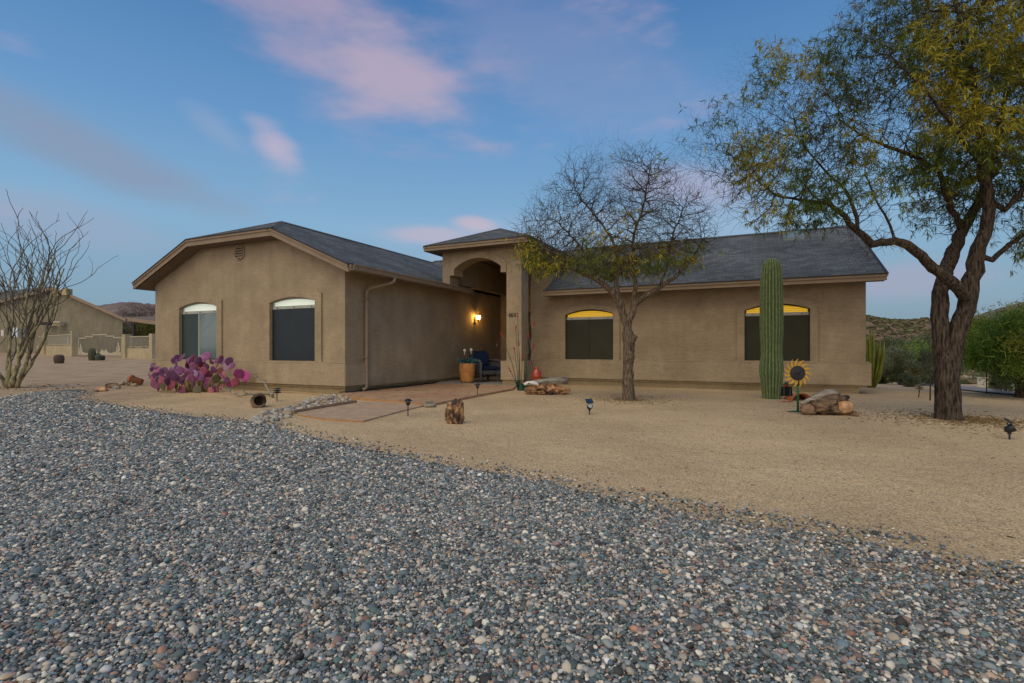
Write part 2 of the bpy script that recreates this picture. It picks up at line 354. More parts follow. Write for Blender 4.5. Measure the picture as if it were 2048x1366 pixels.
# window trims
def trim(q, out_l, out_r, zs, za, z0=BT):
    hp(plate(arch(out_l, out_r, z0, zs, za), [arch(q['a0'], q['a1'], q['z0'], q['zs'], q['za'])] if q['z0'] > z0+.001 else [], (0, q['t']-.04, 0), X3, Z3, Y3, .04), 'window_trim', M_ST, bevel=.006)
for q in (W1, W2):
    trim(q, q['a0']-.20, q['a1']+.20, q['zs']+.17, q['za']+.19)
trim(W3, S(1120, T), S(1240, T), W3['zs']+.10, W3['za']+.14, BT)
trim(W4, S(1474, T), S(1636, T), W4['zs']+.12, W4['za']+.15, BT)
M_WBL = mat('white_blind_glow', (.72, .80, .74), .25, (.82, .88, .80), 3, spec=.6, emit=(.62, .72, .60), estr=.38)  # pale blinds with a soft glow added to brighten the arches
M_SCR = mat('solar_screen', (.012, .021, .030), .5, (.018, .029, .040), 2, .05, 300, spec=.35)
M_SCRT = mat('teal_screen', (.028, .052, .058), .5, (.036, .062, .068), 2, .05, 300, spec=.35)
M_GLS = mat('window_glass', (.05, .11, .13), .08, (.08, .15, .17), 1.5, spec=.9, coat=.6)  # lighter teal base colour paints in some of the pane's reflection
M_SCRB = mat('brown_screen', (.022, .024, .012), .5, (.034, .034, .018), 1.6, .05, 300, spec=.3)
def ambermat():
    m = mat('lit_blind_amber', (.5, .3, .05), .6); t = m.node_tree; b = t.nodes['Principled BSDF']
    tcn = [n for n in t.nodes if n.type == 'TEX_COORD'][0]
    wv = t.nodes.new('ShaderNodeTexWave'); wv.bands_direction = 'Z'; wv.inputs['Scale'].default_value = 6.5; wv.inputs['Distortion'].default_value = .3; t.links.new(tcn.outputs['Object'], wv.inputs[0])
    r = t.nodes.new('ShaderNodeValToRGB'); r.color_ramp.elements[0].color = (.42, .22, .01, 1); r.color_ramp.elements[1].color = (.74, .44, .03, 1); t.links.new(wv.outputs[0], r.inputs[0])
    t.links.new(r.outputs[0], b.inputs['Emission Color']); b.inputs['Emission Strength'].default_value = .62
    return m
M_AMB = ambermat()
def window(q, top, scr, lit=False, mull=None, right=None):
    a0, a1, z0, zs, za, t = q['a0'], q['a1'], q['z0'], q['zs'], q['za'], q['t']
    fr = plate(arch(a0, a1, z0, zs, za), [arch(a0+.03, a1-.03, z0+.03, zs, za-.03)], (0, t+.06, 0), X3, Z3, Y3, .07)
    wf = hp(fr, 'window', M_FRAME if not lit else M_DARK)
    zr = zs-(.115 if not lit else .10)
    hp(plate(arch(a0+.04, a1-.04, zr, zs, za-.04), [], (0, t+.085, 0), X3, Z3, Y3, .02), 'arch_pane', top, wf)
    hp(MB().box(a0+.02, a1-.02, t+.045, t+.095, zr-.045, zr+.03), 'screen_rail', M_FRAME, wf, bevel=.006)
    for sx in (.12, .5, .88):
        hp(MB().box(a0+(a1-a0)*sx-.012, a0+(a1-a0)*sx+.012, t+.035, t+.046, zr-.022, zr+.002), 'screw', M_DARK, wf)
    hp(MB().box(a0+.01, a1-.01, t+.05, t+.08, z0+.008, zr-.045), 'screen', scr, wf)
    for (x0, x1, b0, b1) in ((a0+.004, a0+.028, z0+.004, zr-.046), (a1-.028, a1-.004, z0+.004, zr-.046), (a0+.004, a1-.004, z0+.004, z0+.026)):
        hp(MB().box(x0, x1, t+.044, t+.085, b0, b1), 'screen_frame', M_DARK, wf)
    if mull is not None:
        xm = a0+(a1-a0)*mull
        hp(MB().box(xm-.02, xm+.02, t+.035, t+.049, z0+.028, zr-.05), 'mullion', M_FRAME if right else M_DARK, wf)
        if right: hp(MB().box(xm+.021, a1-.03, t+.040, t+.0485, z0+.03, zr-.05), 'pane', right, wf)
    return wf
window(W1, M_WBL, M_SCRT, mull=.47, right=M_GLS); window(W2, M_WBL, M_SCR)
w3 = window(W3, M_AMB, M_SCRB, True, mull=.49); w4 = window(W4, M_AMB, M_SCRB, True)
# gable vent
vs_, vz = S(480, 0), 3.50
v = MB(); n_ = 24
vm = hp(plate([(vs_+.19*math.cos(2*math.pi*i/n_), vz+.19*math.sin(2*math.pi*i/n_)) for i in range(n_)], [[(vs_+.168*math.cos(2*math.pi*i/n_), vz+.168*math.sin(2*math.pi*i/n_)) for i in range(n_)]], (0, -.035, 0), X3, Z3, Y3, .035), 'gable_vent', M_ST)
hp(plate([(vs_+.167*math.cos(2*math.pi*i/n_), vz+.167*math.sin(2*math.pi*i/n_)) for i in range(n_)], [], (0, -.004, 0), X3, Z3, Y3, .003), 'vent_back', M_DARK, vm)
for k in range(5):
    zz = vz-.135+k*.064; hw = math.sqrt(max(0, .166**2-(zz-vz)**2))*.98
    mb = MB(); mb.add([(vs_-hw, -.034, zz-.010), (vs_+hw, -.034, zz-.010), (vs_+hw, -.034, zz-.004), (vs_-hw, -.034, zz-.004), (vs_-hw, -.006, zz+.026), (vs_+hw, -.006, zz+.026), (vs_+hw, -.006, zz+.034), (vs_-hw, -.006, zz+.034)], [(0, 1, 2, 3), (4, 7, 6, 5), (0, 4, 5, 1), (3, 2, 6, 7), (0, 3, 7, 4), (1, 5, 6, 2)])
    hp(mb, 'louver', M_ST, vm)
# roofs -------------------------------------------------------------
EZ, PI_, SC = 2.88, .43, -3.45               # eave top z, pitch, ridge s of the left wing
SR, SL = .45, -7.35; TF = -.37; RZ = EZ+PI_*3.9   # ridge z 4.557
bz = 3.89; bs = (bz-EZ)/PI_; RT = TF+(RZ-bz)/.41
mainz = lambda t: 2.70+.47*(t-4.73)
tm = 4.73+(RZ-2.70)/.47                      # where the left ridge meets the main roof
te = 4.73+(EZ-2.70)/.47
slab([(SR, TF, EZ), (SR-bs, TF, bz), (SC, RT, RZ), (SC, tm, RZ), (SR, te, EZ)], .05, 'roof', M_ROOF, house, Y3)
slab([(SL, TF, EZ), (SL+bs, TF, bz), (SC, RT, RZ), (SC, tm, RZ), (SL, te, EZ)], .05, 'roof', M_ROOF, house, Y3)
slab([(SR-bs, TF, bz), (SL+bs, TF, bz), (SC, RT, RZ)], .05, 'roof', M_ROOF, house, X3)
MRT, MRZ, ME = 8.84, mainz(8.84), 11.03      # main ridge
slab([(2.97, 4.73, 2.70), (ME, 4.73, 2.70), (ME, MRT, MRZ), (2.97, MRT, MRZ)], .05, 'roof', M_ROOF, house, X3)
slab([(SR, te, EZ), (.2, te, EZ), (.2, MRT, MRZ), (SC, MRT, MRZ), (SC, tm, RZ)], .05, 'roof', M_ROOF, house, X3)
slab([(.2, 7.4, mainz(7.4)), (2.97, 7.4, mainz(7.4)), (2.97, MRT, MRZ), (.2, MRT, MRZ)], .05, 'roof', M_ROOF, house, X3)
slab([(SC, tm, RZ), (SC, MRT, MRZ), (SL, MRT, MRZ), (SL, te, EZ)], .05, 'roof', M_ROOF, house, X3)
slab([(SL, 12.95, 2.70), (ME, 12.95, 2.70), (ME, MRT, MRZ), (SL, MRT, MRZ)], .05, 'roof', M_ROOF, house, X3)
# portal hip roof
P0, P1, Q0, Q1 = -.14, 3.12, 3.32, 7.4; PZ = 3.97; PC = (P0+P1)/2; PR = PZ+.42*(P1-P0)/2; QR = Q0+(P1-P0)/2
slab([(P0, Q0, PZ), (P1, Q0, PZ), (PC, QR, PR)], .05, 'roof', M_ROOF, house, X3)
slab([(P1, Q0, PZ), (P1, Q1, PZ), (PC, 8.9, PR), (PC, QR, PR)], .05, 'roof', M_ROOF, house, Y3)
slab([(P0, Q0, PZ), (P0, Q1, PZ), (PC, 8.9, PR), (PC, QR, PR)], .05, 'roof', M_ROOF, house, Y3)
# hip and ridge caps
def cap(a, b, w_=.12, h=.018):
    a = Vector(a); b = Vector(b); d = (b-a).normalized(); s = d.cross(Vector(Z3)).normalized(); n2 = s.cross(d)
    mb = MB(); mb.add([a-s*w_-n2*.055+n2*h, a+n2*(h+.012), a+s*w_-n2*.055+n2*h, b-s*w_-n2*.055+n2*h, b+n2*(h+.012), b+s*w_-n2*.055+n2*h], [(0, 3, 4, 1), (1, 4, 5, 2)])
    hp(mb, 'ridge_cap', mat('ridge_cap_shingle', (.05, .054, .06), .9, (.10, .104, .11), 12))
cap((SR-bs, TF, bz), (SC, RT, RZ)); cap((SL+bs, TF, bz), (SC, RT, RZ)); cap((SC, RT, RZ), (SC, tm, RZ)); cap((2.97, MRT, MRZ), (ME, MRT, MRZ))
cap((P0, Q0, PZ), (PC, QR, PR)); cap((P1, Q0, PZ), (PC, QR, PR)); cap((PC, QR, PR), (PC, 8.9, PR)); cap((SC, MRT, MRZ), (.2, MRT, MRZ))
# soffits
def soff(poly):
    P = [Vector(p)-Vector((0, 0, .16)) for p in poly]
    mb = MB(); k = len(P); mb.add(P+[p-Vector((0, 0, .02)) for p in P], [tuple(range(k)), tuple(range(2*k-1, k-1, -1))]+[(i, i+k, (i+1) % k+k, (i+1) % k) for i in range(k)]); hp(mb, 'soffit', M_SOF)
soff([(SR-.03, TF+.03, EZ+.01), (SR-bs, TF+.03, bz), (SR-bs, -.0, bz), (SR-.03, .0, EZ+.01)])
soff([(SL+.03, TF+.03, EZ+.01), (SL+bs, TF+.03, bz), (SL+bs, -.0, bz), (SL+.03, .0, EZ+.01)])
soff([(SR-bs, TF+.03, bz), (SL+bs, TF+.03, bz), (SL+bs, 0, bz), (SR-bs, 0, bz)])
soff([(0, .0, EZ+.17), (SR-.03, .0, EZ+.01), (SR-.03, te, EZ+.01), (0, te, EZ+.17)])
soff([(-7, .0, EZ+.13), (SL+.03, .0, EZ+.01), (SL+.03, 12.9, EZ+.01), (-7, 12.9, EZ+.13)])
soff([(2.97, 4.76, 2.71), (ME-.02, 4.76, 2.71), (ME-.02, T, 2.93), (2.97, T, 2.93)])
soff([(10.75, 4.76, 2.71), (ME-.02, 4.76, 2.71), (ME-.02, MRT, MRZ), (10.75, MRT, MRZ)])
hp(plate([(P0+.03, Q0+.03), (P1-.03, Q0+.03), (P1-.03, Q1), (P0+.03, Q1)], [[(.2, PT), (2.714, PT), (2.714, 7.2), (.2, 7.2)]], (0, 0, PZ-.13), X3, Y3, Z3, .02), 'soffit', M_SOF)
# fascias: lower board, proud upper board, dark drip edge
def fasc(a, b, n, h=.15, top=0.0):
    a = Vector(a); b = Vector(b); n = Vector(n); z = Vector(Z3)
    def brd(z0, z1, th, m, nm):
        mb = MB(); p = [a+z*z0, b+z*z0, b+z*z1, a+z*z1]; q = [x+n*th for x in p]
        mb.add(p+q, [(0, 1, 2, 3), (4, 7, 6, 5), (0, 4, 5, 1), (1, 5, 6, 2), (2, 6, 7, 3), (3, 7, 4, 0)]); hp(mb, nm, m)
    brd(top-h-.01, top-.012, .02, M_FAS, 'fascia'); brd(top-.065, top-.012, .042, M_FAS, 'fascia_trim'); brd(top-.015, top+.012, .055, M_DRIP, 'drip_edge')
fn = (0, -1, 0)
fasc((SR, TF, EZ), (SR-bs, TF, bz), fn, .17); fasc((SR-bs, TF, bz), (SL+bs, TF, bz), fn, .17); fasc((SL+bs, TF, bz), (SL, TF, EZ), fn, .17)
fasc((SR, TF, EZ), (SR, te, EZ), X3); fasc((SL, TF, EZ), (SL, 12.9, EZ), (-1, 0, 0))
fasc((2.97, 4.73, 2.70), (ME, 4.73, 2.70), fn, .14); fasc((ME, 4.73, 2.70), (ME, MRT, MRZ), X3, .14); fasc((ME, MRT, MRZ), (ME, 12.95, 2.7), X3, .14)
fasc((P0, Q0, PZ), (P1, Q0, PZ), fn, .13); fasc((P1, Q0, PZ), (P1, Q1, PZ), X3, .13); fasc((P0, Q0, PZ), (P0, Q1, PZ), (-1, 0, 0), .13)
# gutter and downspout on the side wall
g = MB(); x0 = SR+.045
prof = [(x0, -.01), (x0, -.12), (x0+.02, -.135), (x0+.085, -.135), (x0+.10, -.11), (x0+.10, -.06), (x0+.125, -.03), (x0+.125, -.008), (x0+.112, -.008), (x0+.09, -.06), (x0+.085, -.12), (x0+.014, -.12), (x0+.014, -.01)]
k = len(prof); tg1 = 4.71
g.add([(a, TF, EZ+b) for a, b in prof]+[(a, tg1, EZ+b) for a, b in prof], [(i, (i+1) % k, (i+1) % k+k, i+k) for i in range(k)]+[(0, 1, 2, 3, 4, 5, 6, 7, 8, 9, 10, 11, 12)[::-1]] + [tuple(range(k, 2*k))])
gut = hp(g, 'gutter', M_GUT)
def rect_tube(mb, path, a=.04, b=.03): mb.tube(path, a, 4, True, b/a)
tdn = TS(732, .05); d = MB()
pth = [(x0+.06, tdn+.42, EZ-.13), (x0+.06, tdn+.42, EZ-.22), (.30, tdn+.22, EZ-.36), (.09, tdn, EZ-.52), (.06, tdn, EZ-.62), (.06, tdn, .20), (.07, tdn-.02, .12), (.16, tdn-.16, .085), (.26, tdn-.30, .06)]
pth = [(x0+.06, tdn+.42, EZ-.13), (x0+.06, tdn+.42, EZ-.20), (x0+.02, tdn+.38, EZ-.25), (.13, tdn+.05, EZ-.40), (.075, tdn, EZ-.47), (.07, tdn, EZ-.56), (.07, tdn, .22), (.08, tdn-.015, .15), (.10, tdn-.06, .11), (.14, tdn-.20, .09)]
d.tube(pth, .042, 10, True); ds = hp(d, 'downspout', M_GUT, smooth=True)
for zz in (BT+.12, 2.2): hp(MB().box(0, .125, tdn-.06, tdn+.06, zz, zz+.03), 'strap', M_GUT, ds)
# skylight on the main roof
sk = MB(); su0, su1, st0, st1 = S(1566, 8.1), S(1608, 8.1), 7.9, 8.5
sk.add([(su0, st0, mainz(st0)+.09), (su1, st0, mainz(st0)+.09), (su1, st1, mainz(st1)+.09), (su0, st1, mainz(st1)+.09), (su0, st0, mainz(st0)-.02), (su1, st0, mainz(st0)-.02), (su1, st1, mainz(st1)-.02), (su0, st1, mainz(st1)-.02)], [(0, 1, 2, 3), (0, 4, 5, 1), (1, 5, 6, 2), (2, 6, 7, 3), (3, 7, 4, 0)])
hp(sk, 'skylight', mat('skylight_dome', (.12, .17, .20), .3, (.16, .21, .24), 3, spec=.6))
# house number, door bell
fc = bpy.data.curves.new('house_number', 'FONT'); fc.body = '43618'; fc.size = .155; fc.extrude = .006; fc.space_character = .95
to = bpy.data.objects.new('tmp', fc); COL.objects.link(to); bpy.context.view_layer.update()
nm = bpy.data.meshes.new_from_object(to); bpy.data.objects.remove(to)
hn = bpy.data.objects.new('house_number', nm); COL.objects.link(hn); hn.parent = house; nm.materials.append(M_DARK)
hn.location = (S(1017, PT), PT-.006, ZH(1017, 634, PT)); hn.rotation_euler = (R(90), 0, 0); hn.scale = (.62, 1, 1)
hp(MB().box(0, .015, TS(993.5)-.04, TS(993.5)+.04, 1.12, 1.22), 'doorbell', mat('bell_plastic', (.6, .6, .55), .4))
# wall lamp on the side wall inside the porch
lt = TS(949, .0); lz = 2.08
wl = hp(MB().box(0, .02, lt-.055, lt+.055, lz-.22, lz+.02), 'wall_lamp', M_DARK, bevel=.005)
hp(MB().tube([(.01, lt, lz-.14), (.06, lt, lz-.19), (.12, lt, lz-.18), (.15, lt, lz-.10)], .010, 8), 'bracket', M_DARK, wl)
hp(MB().lathe([(.0, -.13), (.012, -.12), (.03, -.10), (.045, -.075), (.05, -.07), (.05, -.06)], 12, (.15, lt, lz), False), 'lamp_cup', M_DARK, wl, smooth=True)
gm = mat('glowing_glass', (1, .8, .45), .3, emit=(1.0, .50, .11), estr=80)
hp(MB().lathe([(.03, -.06), (.055, -.03), (.066, .01), (.064, .04), (.05, .06)], 12, (.15, lt, lz), True), 'glass_shade', gm, wl, smooth=True)
hp(MB().lathe([(.068, .06), (.072, .066), (.05, .085), (.02, .10), (.012, .12), (0.0, .13)], 12, (.15, lt, lz), False), 'lamp_cap', M_DARK, wl, smooth=True)
for k in range(4):
    a = k*math.pi/2+.4; hp(MB().tube([(.15+.05*math.cos(a), lt+.05*math.sin(a), lz-.065), (.15+.072*math.cos(a), lt+.072*math.sin(a), lz), (.15+.07*math.cos(a), lt+.07*math.sin(a), lz+.065)], .005, 5), 'cage_bar', M_DARK, wl)

# ------------------------------------------------------------------ ground sheet
def groundmat():
    m = bpy.data.materials.new('decomposed_granite'); m.use_nodes = True; t = m.node_tree; b = t.nodes['Principled BSDF']; Nn = t.nodes.new; K = t.links.new
    b.inputs['Roughness'].default_value = .95; b.inputs['Specular IOR Level'].default_value = .1
    geo = Nn('ShaderNodeNewGeometry')
    vo = Nn('ShaderNodeTexVoronoi'); vo.inputs['Scale'].default_value = 105; K(geo.outputs['Position'], vo.inputs[0])
    r = Nn('ShaderNodeValToRGB'); K(vo.outputs['Color'], r.inputs[0]); cr = r.color_ramp
    cr.elements[0].position = .0; cr.elements[0].color = (.19, .13, .07, 1); cr.elements[1].position = 1; cr.elements[1].color = (.78, .68, .50, 1)
    for p, c in ((.3, (.43, .32, .19)), (.55, (.55, .42, .26)), (.8, (.63, .50, .33))): e = cr.elements.new(p); e.color = (*c, 1)
    n1 = Nn('ShaderNodeTexNoise'); n1.inputs['Scale'].default_value = .55; n1.inputs['Detail'].default_value = 9; n1.inputs['Roughness'].default_value = .62; K(geo.outputs['Position'], n1.inputs[0])
    mr = Nn('ShaderNodeMapRange'); K(n1.outputs[0], mr.inputs[0]); mr.inputs[1].default_value = .3; mr.inputs[2].default_value = .7; mr.inputs[3].default_value = .80; mr.inputs[4].default_value = 1.18
    sc = Nn('ShaderNodeVectorMath'); sc.operation = 'SCALE'; K(r.outputs[0], sc.inputs[0]); K(mr.outputs[0], sc.inputs['Scale'])
    # bare, pinker dirt away from the raked yard
    nd = Nn('ShaderNodeTexNoise'); nd.inputs['Scale'].default_value = 1.3; nd.inputs['Detail'].default_value = 8; K(geo.outputs['Position'], nd.inputs[0])
    rd = Nn('ShaderNodeValToRGB'); K(nd.outputs[0], rd.inputs[0]); rd.color_ramp.elements[0].position = .3; rd.color_ramp.elements[1].position = .72
    rd.color_ramp.elements[0].color = (.36, .27, .18, 1); rd.color_ramp.elements[1].color = (.54, .42, .30, 1)
    vd = Nn('ShaderNodeTexVoronoi'); vd.inputs['Scale'].default_value = 26; K(geo.outputs['Position'], vd.inputs[0])
    vr = Nn('ShaderNodeMapRange'); K(vd.outputs['Distance'], vr.inputs[0]); vr.inputs[1].default_value = 0; vr.inputs[2].default_value = .5; vr.inputs[3].default_value = 1.15; vr.inputs[4].default_value = .85
    sd_ = Nn('ShaderNodeVectorMath'); sd_.operation = 'SCALE'; K(rd.outputs[0], sd_.inputs[0]); K(vr.outputs[0], sd_.inputs['Scale'])
    at_ = Nn('ShaderNodeAttribute'); at_.attribute_name = 'yard'
    ad = Nn('ShaderNodeMath'); ad.operation = 'MULTIPLY_ADD'; K(n1.outputs[0], ad.inputs[0]); ad.inputs[1].default_value = .7; K(at_.outputs['Fac'], ad.inputs[2])
    m2 = Nn('ShaderNodeMapRange'); K(ad.outputs[0], m2.inputs[0]); m2.inputs[1].default_value = .65; m2.inputs[2].default_value = 1.05
    mx = Nn('ShaderNodeMix'); mx.data_type = 'RGBA'; K(m2.outputs[0], mx.inputs[0]); K(sd_.outputs[0], mx.inputs[6]); K(sc.outputs[0], mx.inputs[7]); K(mx.outputs[2], b.inputs['Base Color'])
    bp = Nn('ShaderNodeBump'); bp.inputs['Strength'].default_value = .9; bp.inputs['Distance'].default_value = .006; bp.invert = True; K(vo.outputs['Distance'], bp.inputs['Height'])
    n5 = Nn('ShaderNodeTexNoise'); n5.inputs['Scale'].default_value = 5.5; n5.inputs['Detail'].default_value = 5; K(geo.outputs['Position'], n5.inputs[0]); b2 = Nn('ShaderNodeBump'); b2.inputs['Strength'].default_value = .7; b2.inputs['Distance'].default_value = .045; K(n5.outputs[0], b2.inputs['Height']); K(bp.outputs[0], b2.inputs['Normal']); K(b2.outputs[0], b.inputs['Normal'])
    return m
M_GRD = groundmat()
na = 240; rad_ = [0.0, .5, 1.0, 1.5]; 
while rad_[-1] < 4000: rad_.append(rad_[-1]*(1.045 if rad_[-1] < 60 else 1.10))
aa = np.linspace(0, 2*np.pi, na, endpoint=False); RR = np.array(rad_[1:])
gx_ = np.outer(RR, np.sin(aa)).ravel(); gy_ = np.outer(RR, np.cos(aa)).ravel(); gz_ = terrain(gx_, gy_)
gv = [(0, 0, 0)]+list(zip(gx_, gy_, gz_)); gf = [(0, 1+(i+1) % na, 1+i) for i in range(na)]
for j in range(len(RR)-1):
    o = 1+j*na
    for i in range(na): gf.append((o+i, o+(i+1) % na, o+na+(i+1) % na, o+na+i))
gm_ = bpy.data.meshes.new('ground'); gm_.from_pydata(gv, [], gf); gm_.materials.append(M_GRD); gm_.shade_smooth()
gx2 = np.array([v[0] for v in gv]); gy2 = np.array([v[1] for v in gv])
yard = sst(17.5, 13.2, gy2)*sst(-8.8, -6.6, gx2+0.0*gy2)*sst(14, 10.5, gx2+.35*np.maximum(gy2-8, 0))
yl = sst(12.2, 11.0, gy2)*sst(-8.8, -6.6, gx2); yard = np.where(gx2 < -3, yard*1.0, yard)
a_ = gm_.attributes.new('yard', 'FLOAT', 'POINT'); a_.data.foreach_set('value', np.nan_to_num(yard).astype(np.float32))
go = bpy.data.objects.new('ground', gm_); COL.objects.link(go); tag(go, kind='structure')
# ------------------------------------------------------------------ gravel drive
edge_px = [(0, 796), (50, 787), (100, 782), (150, 780), (178, 781), (172, 788), (152, 797), (200, 806), (300, 820), (400, 834), (460, 841), (520, 845), (560, 852), (610, 868), (700, 890), (790, 908), (860, 922), (1000, 946), (1100, 963), (1200, 986), (1300, 1003), (1400, 1022), (1500, 1040), (1620, 1062), (1750, 1083), (1900, 1102), (2048, 1118)]
E0 = [tuple(at(x, y, 0).xy) for x, y in edge_px]
drive = [(-40, 12.6), (-20, 11.6)]+E0+[(4.2, 2.35), (9, 1.7), (9, -9), (-40, -9)]
def inpoly(x, y, P):
    c = np.zeros(x.shape, bool); n = len(P)
    for i in range(n):
        x0, y0 = P[i]; x1, y1 = P[(i+1) % n]
        if y0 == y1: continue
        m = ((y0 > y) != (y1 > y)) & (x < (x1-x0)*(y-y0)/(y1-y0)+x0); c ^= m
    return c
def edgedist(x, y):
    d = np.full(x.shape, 1e9)
    P = drive[:-2]
    for i in range(len(P)-1):
        a = np.array(P[i]); b = np.array(P[i+1]); ab = b-a; t = np.clip(((x-a[0])*ab[0]+(y-a[1])*ab[1])/(ab@ab), 0, 1)
        d = np.minimum(d, np.hypot(x-a[0]-t*ab[0], y-a[1]-t*ab[1]))
    return d
def gravelmat():
    m = bpy.data.materials.new('river_gravel_bed'); m.use_nodes = True; t = m.node_tree; b = t.nodes['Principled BSDF']; Nn = t.nodes.new; K = t.links.new
    b.inputs['Roughness'].default_value = .85; geo = Nn('ShaderNodeNewGeometry')
    vo = Nn('ShaderNodeTexVoronoi'); vo.inputs['Scale'].default_value = 60; K(geo.outputs['Position'], vo.inputs[0])
    r = Nn('ShaderNodeValToRGB'); r.color_ramp.interpolation = 'CONSTANT'; K(vo.outputs['Color'], r.inputs[0]); cr = r.color_ramp
    cr.elements[0].position = 0; cr.elements[0].color = (.05, .065, .075, 1); cr.elements[1].position = .9; cr.elements[1].color = (.44, .41, .36, 1)
    for p, c in ((.22, (.085, .12, .145)), (.42, (.13, .165, .19)), (.58, (.15, .12, .10)), (.68, (.20, .215, .225)), (.8, (.29, .24, .19))): e = cr.elements.new(p); e.color = (*c, 1)
    n1 = Nn('ShaderNodeTexNoise'); n1.inputs['Scale'].default_value = .8; n1.inputs['Detail'].default_value = 5; K(geo.outputs['Position'], n1.inputs[0])
    mr = Nn('ShaderNodeMapRange'); K(n1.outputs[0], mr.inputs[0]); mr.inputs[1].default_value = .3; mr.inputs[2].default_value = .7; mr.inputs[3].default_value = .75; mr.inputs[4].default_value = 1.15
    vd = Nn('ShaderNodeMapRange'); K(vo.outputs['Distance'], vd.inputs[0]); vd.inputs[1].default_value = .25; vd.inputs[2].default_value = .7; vd.inputs[3].default_value = 1.; vd.inputs[4].default_value = .3
    mu = Nn('ShaderNodeMath'); mu.operation = 'MULTIPLY'; K(mr.outputs[0], mu.inputs[0]); K(vd.outputs[0], mu.inputs[1])
    sc = Nn('ShaderNodeVectorMath'); sc.operation = 'SCALE'; K(r.outputs[0], sc.inputs[0]); K(mu.outputs[0], sc.inputs['Scale'])
    sx = Nn('ShaderNodeSeparateXYZ'); K(geo.outputs['Position'], sx.inputs[0]); nf = Nn('ShaderNodeTexNoise'); nf.inputs['Scale'].default_value = 1.1; nf.inputs['Detail'].default_value = 6; K(geo.outputs['Position'], nf.inputs[0])
    ax_ = Nn('ShaderNodeMath'); ax_.operation = 'MULTIPLY_ADD'; K(sx.outputs[0], ax_.inputs[0]); ax_.inputs[1].default_value = .10; K(nf.outputs[0], ax_.inputs[2])
    mf = Nn('ShaderNodeMapRange'); K(ax_.outputs[0], mf.inputs[0]); mf.inputs[1].default_value = .50; mf.inputs[2].default_value = .78
    mm = Nn('ShaderNodeMix'); mm.data_type = 'RGBA'; K(mf.outputs[0], mm.inputs[0]); K(sc.outputs[0], mm.inputs[6]); mm.inputs[7].default_value = (.30, .235, .15, 1); K(mm.outputs[2], b.inputs['Base Color'])
    bp = Nn('ShaderNodeBump'); bp.inputs['Distance'].default_value = .015; bp.invert = True; K(vo.outputs['Distance'], bp.inputs['Height']); K(bp.outputs[0], b.inputs['Normal'])
    return m
# slightly ragged drive sheet, 6 mm above the ground
ring = []
for i in range(1, len(drive)-4):
    a = Vector(drive[i]); b = Vector(drive[i+1]); n_s = max(1, int((b-a).length/.12))
    for k in range(n_s):
        p = a.lerp(b, k/n_s); q = noise.noise(Vector((p.x*2.5, p.y*2.5, 3)))*.09+noise.noise(Vector((p.x*9, p.y*9, 5)))*.05
        d2 = (b-a).normalized(); q += .07+.42*min(1, max(0, (p.x-.3)/2.5)); ring.append((p.x+d2.y*q, p.y-d2.x*q))
ring = [(-40, 12.6)]+ring+drive[-4:]
tr = tessellate_polygon([[Vector((x, y, 0)) for x, y in ring]])
me = bpy.data.meshes.new('driveway'); me.from_pydata([(x, y, .006) for x, y in ring], [], [tuple(t) for t in tr]); me.materials.append(gravelmat())
bm = bmesh.new(); bm.from_mesh(me); bmesh.ops.recalc_face_normals(bm, faces=bm.faces)
for f_ in bm.faces:
    if f_.normal.z < 0: f_.normal_flip()
bm.to_mesh(me); bm.free()
o = bpy.data.objects.new('driveway', me); COL.objects.link(o); tag(o, kind='structure')

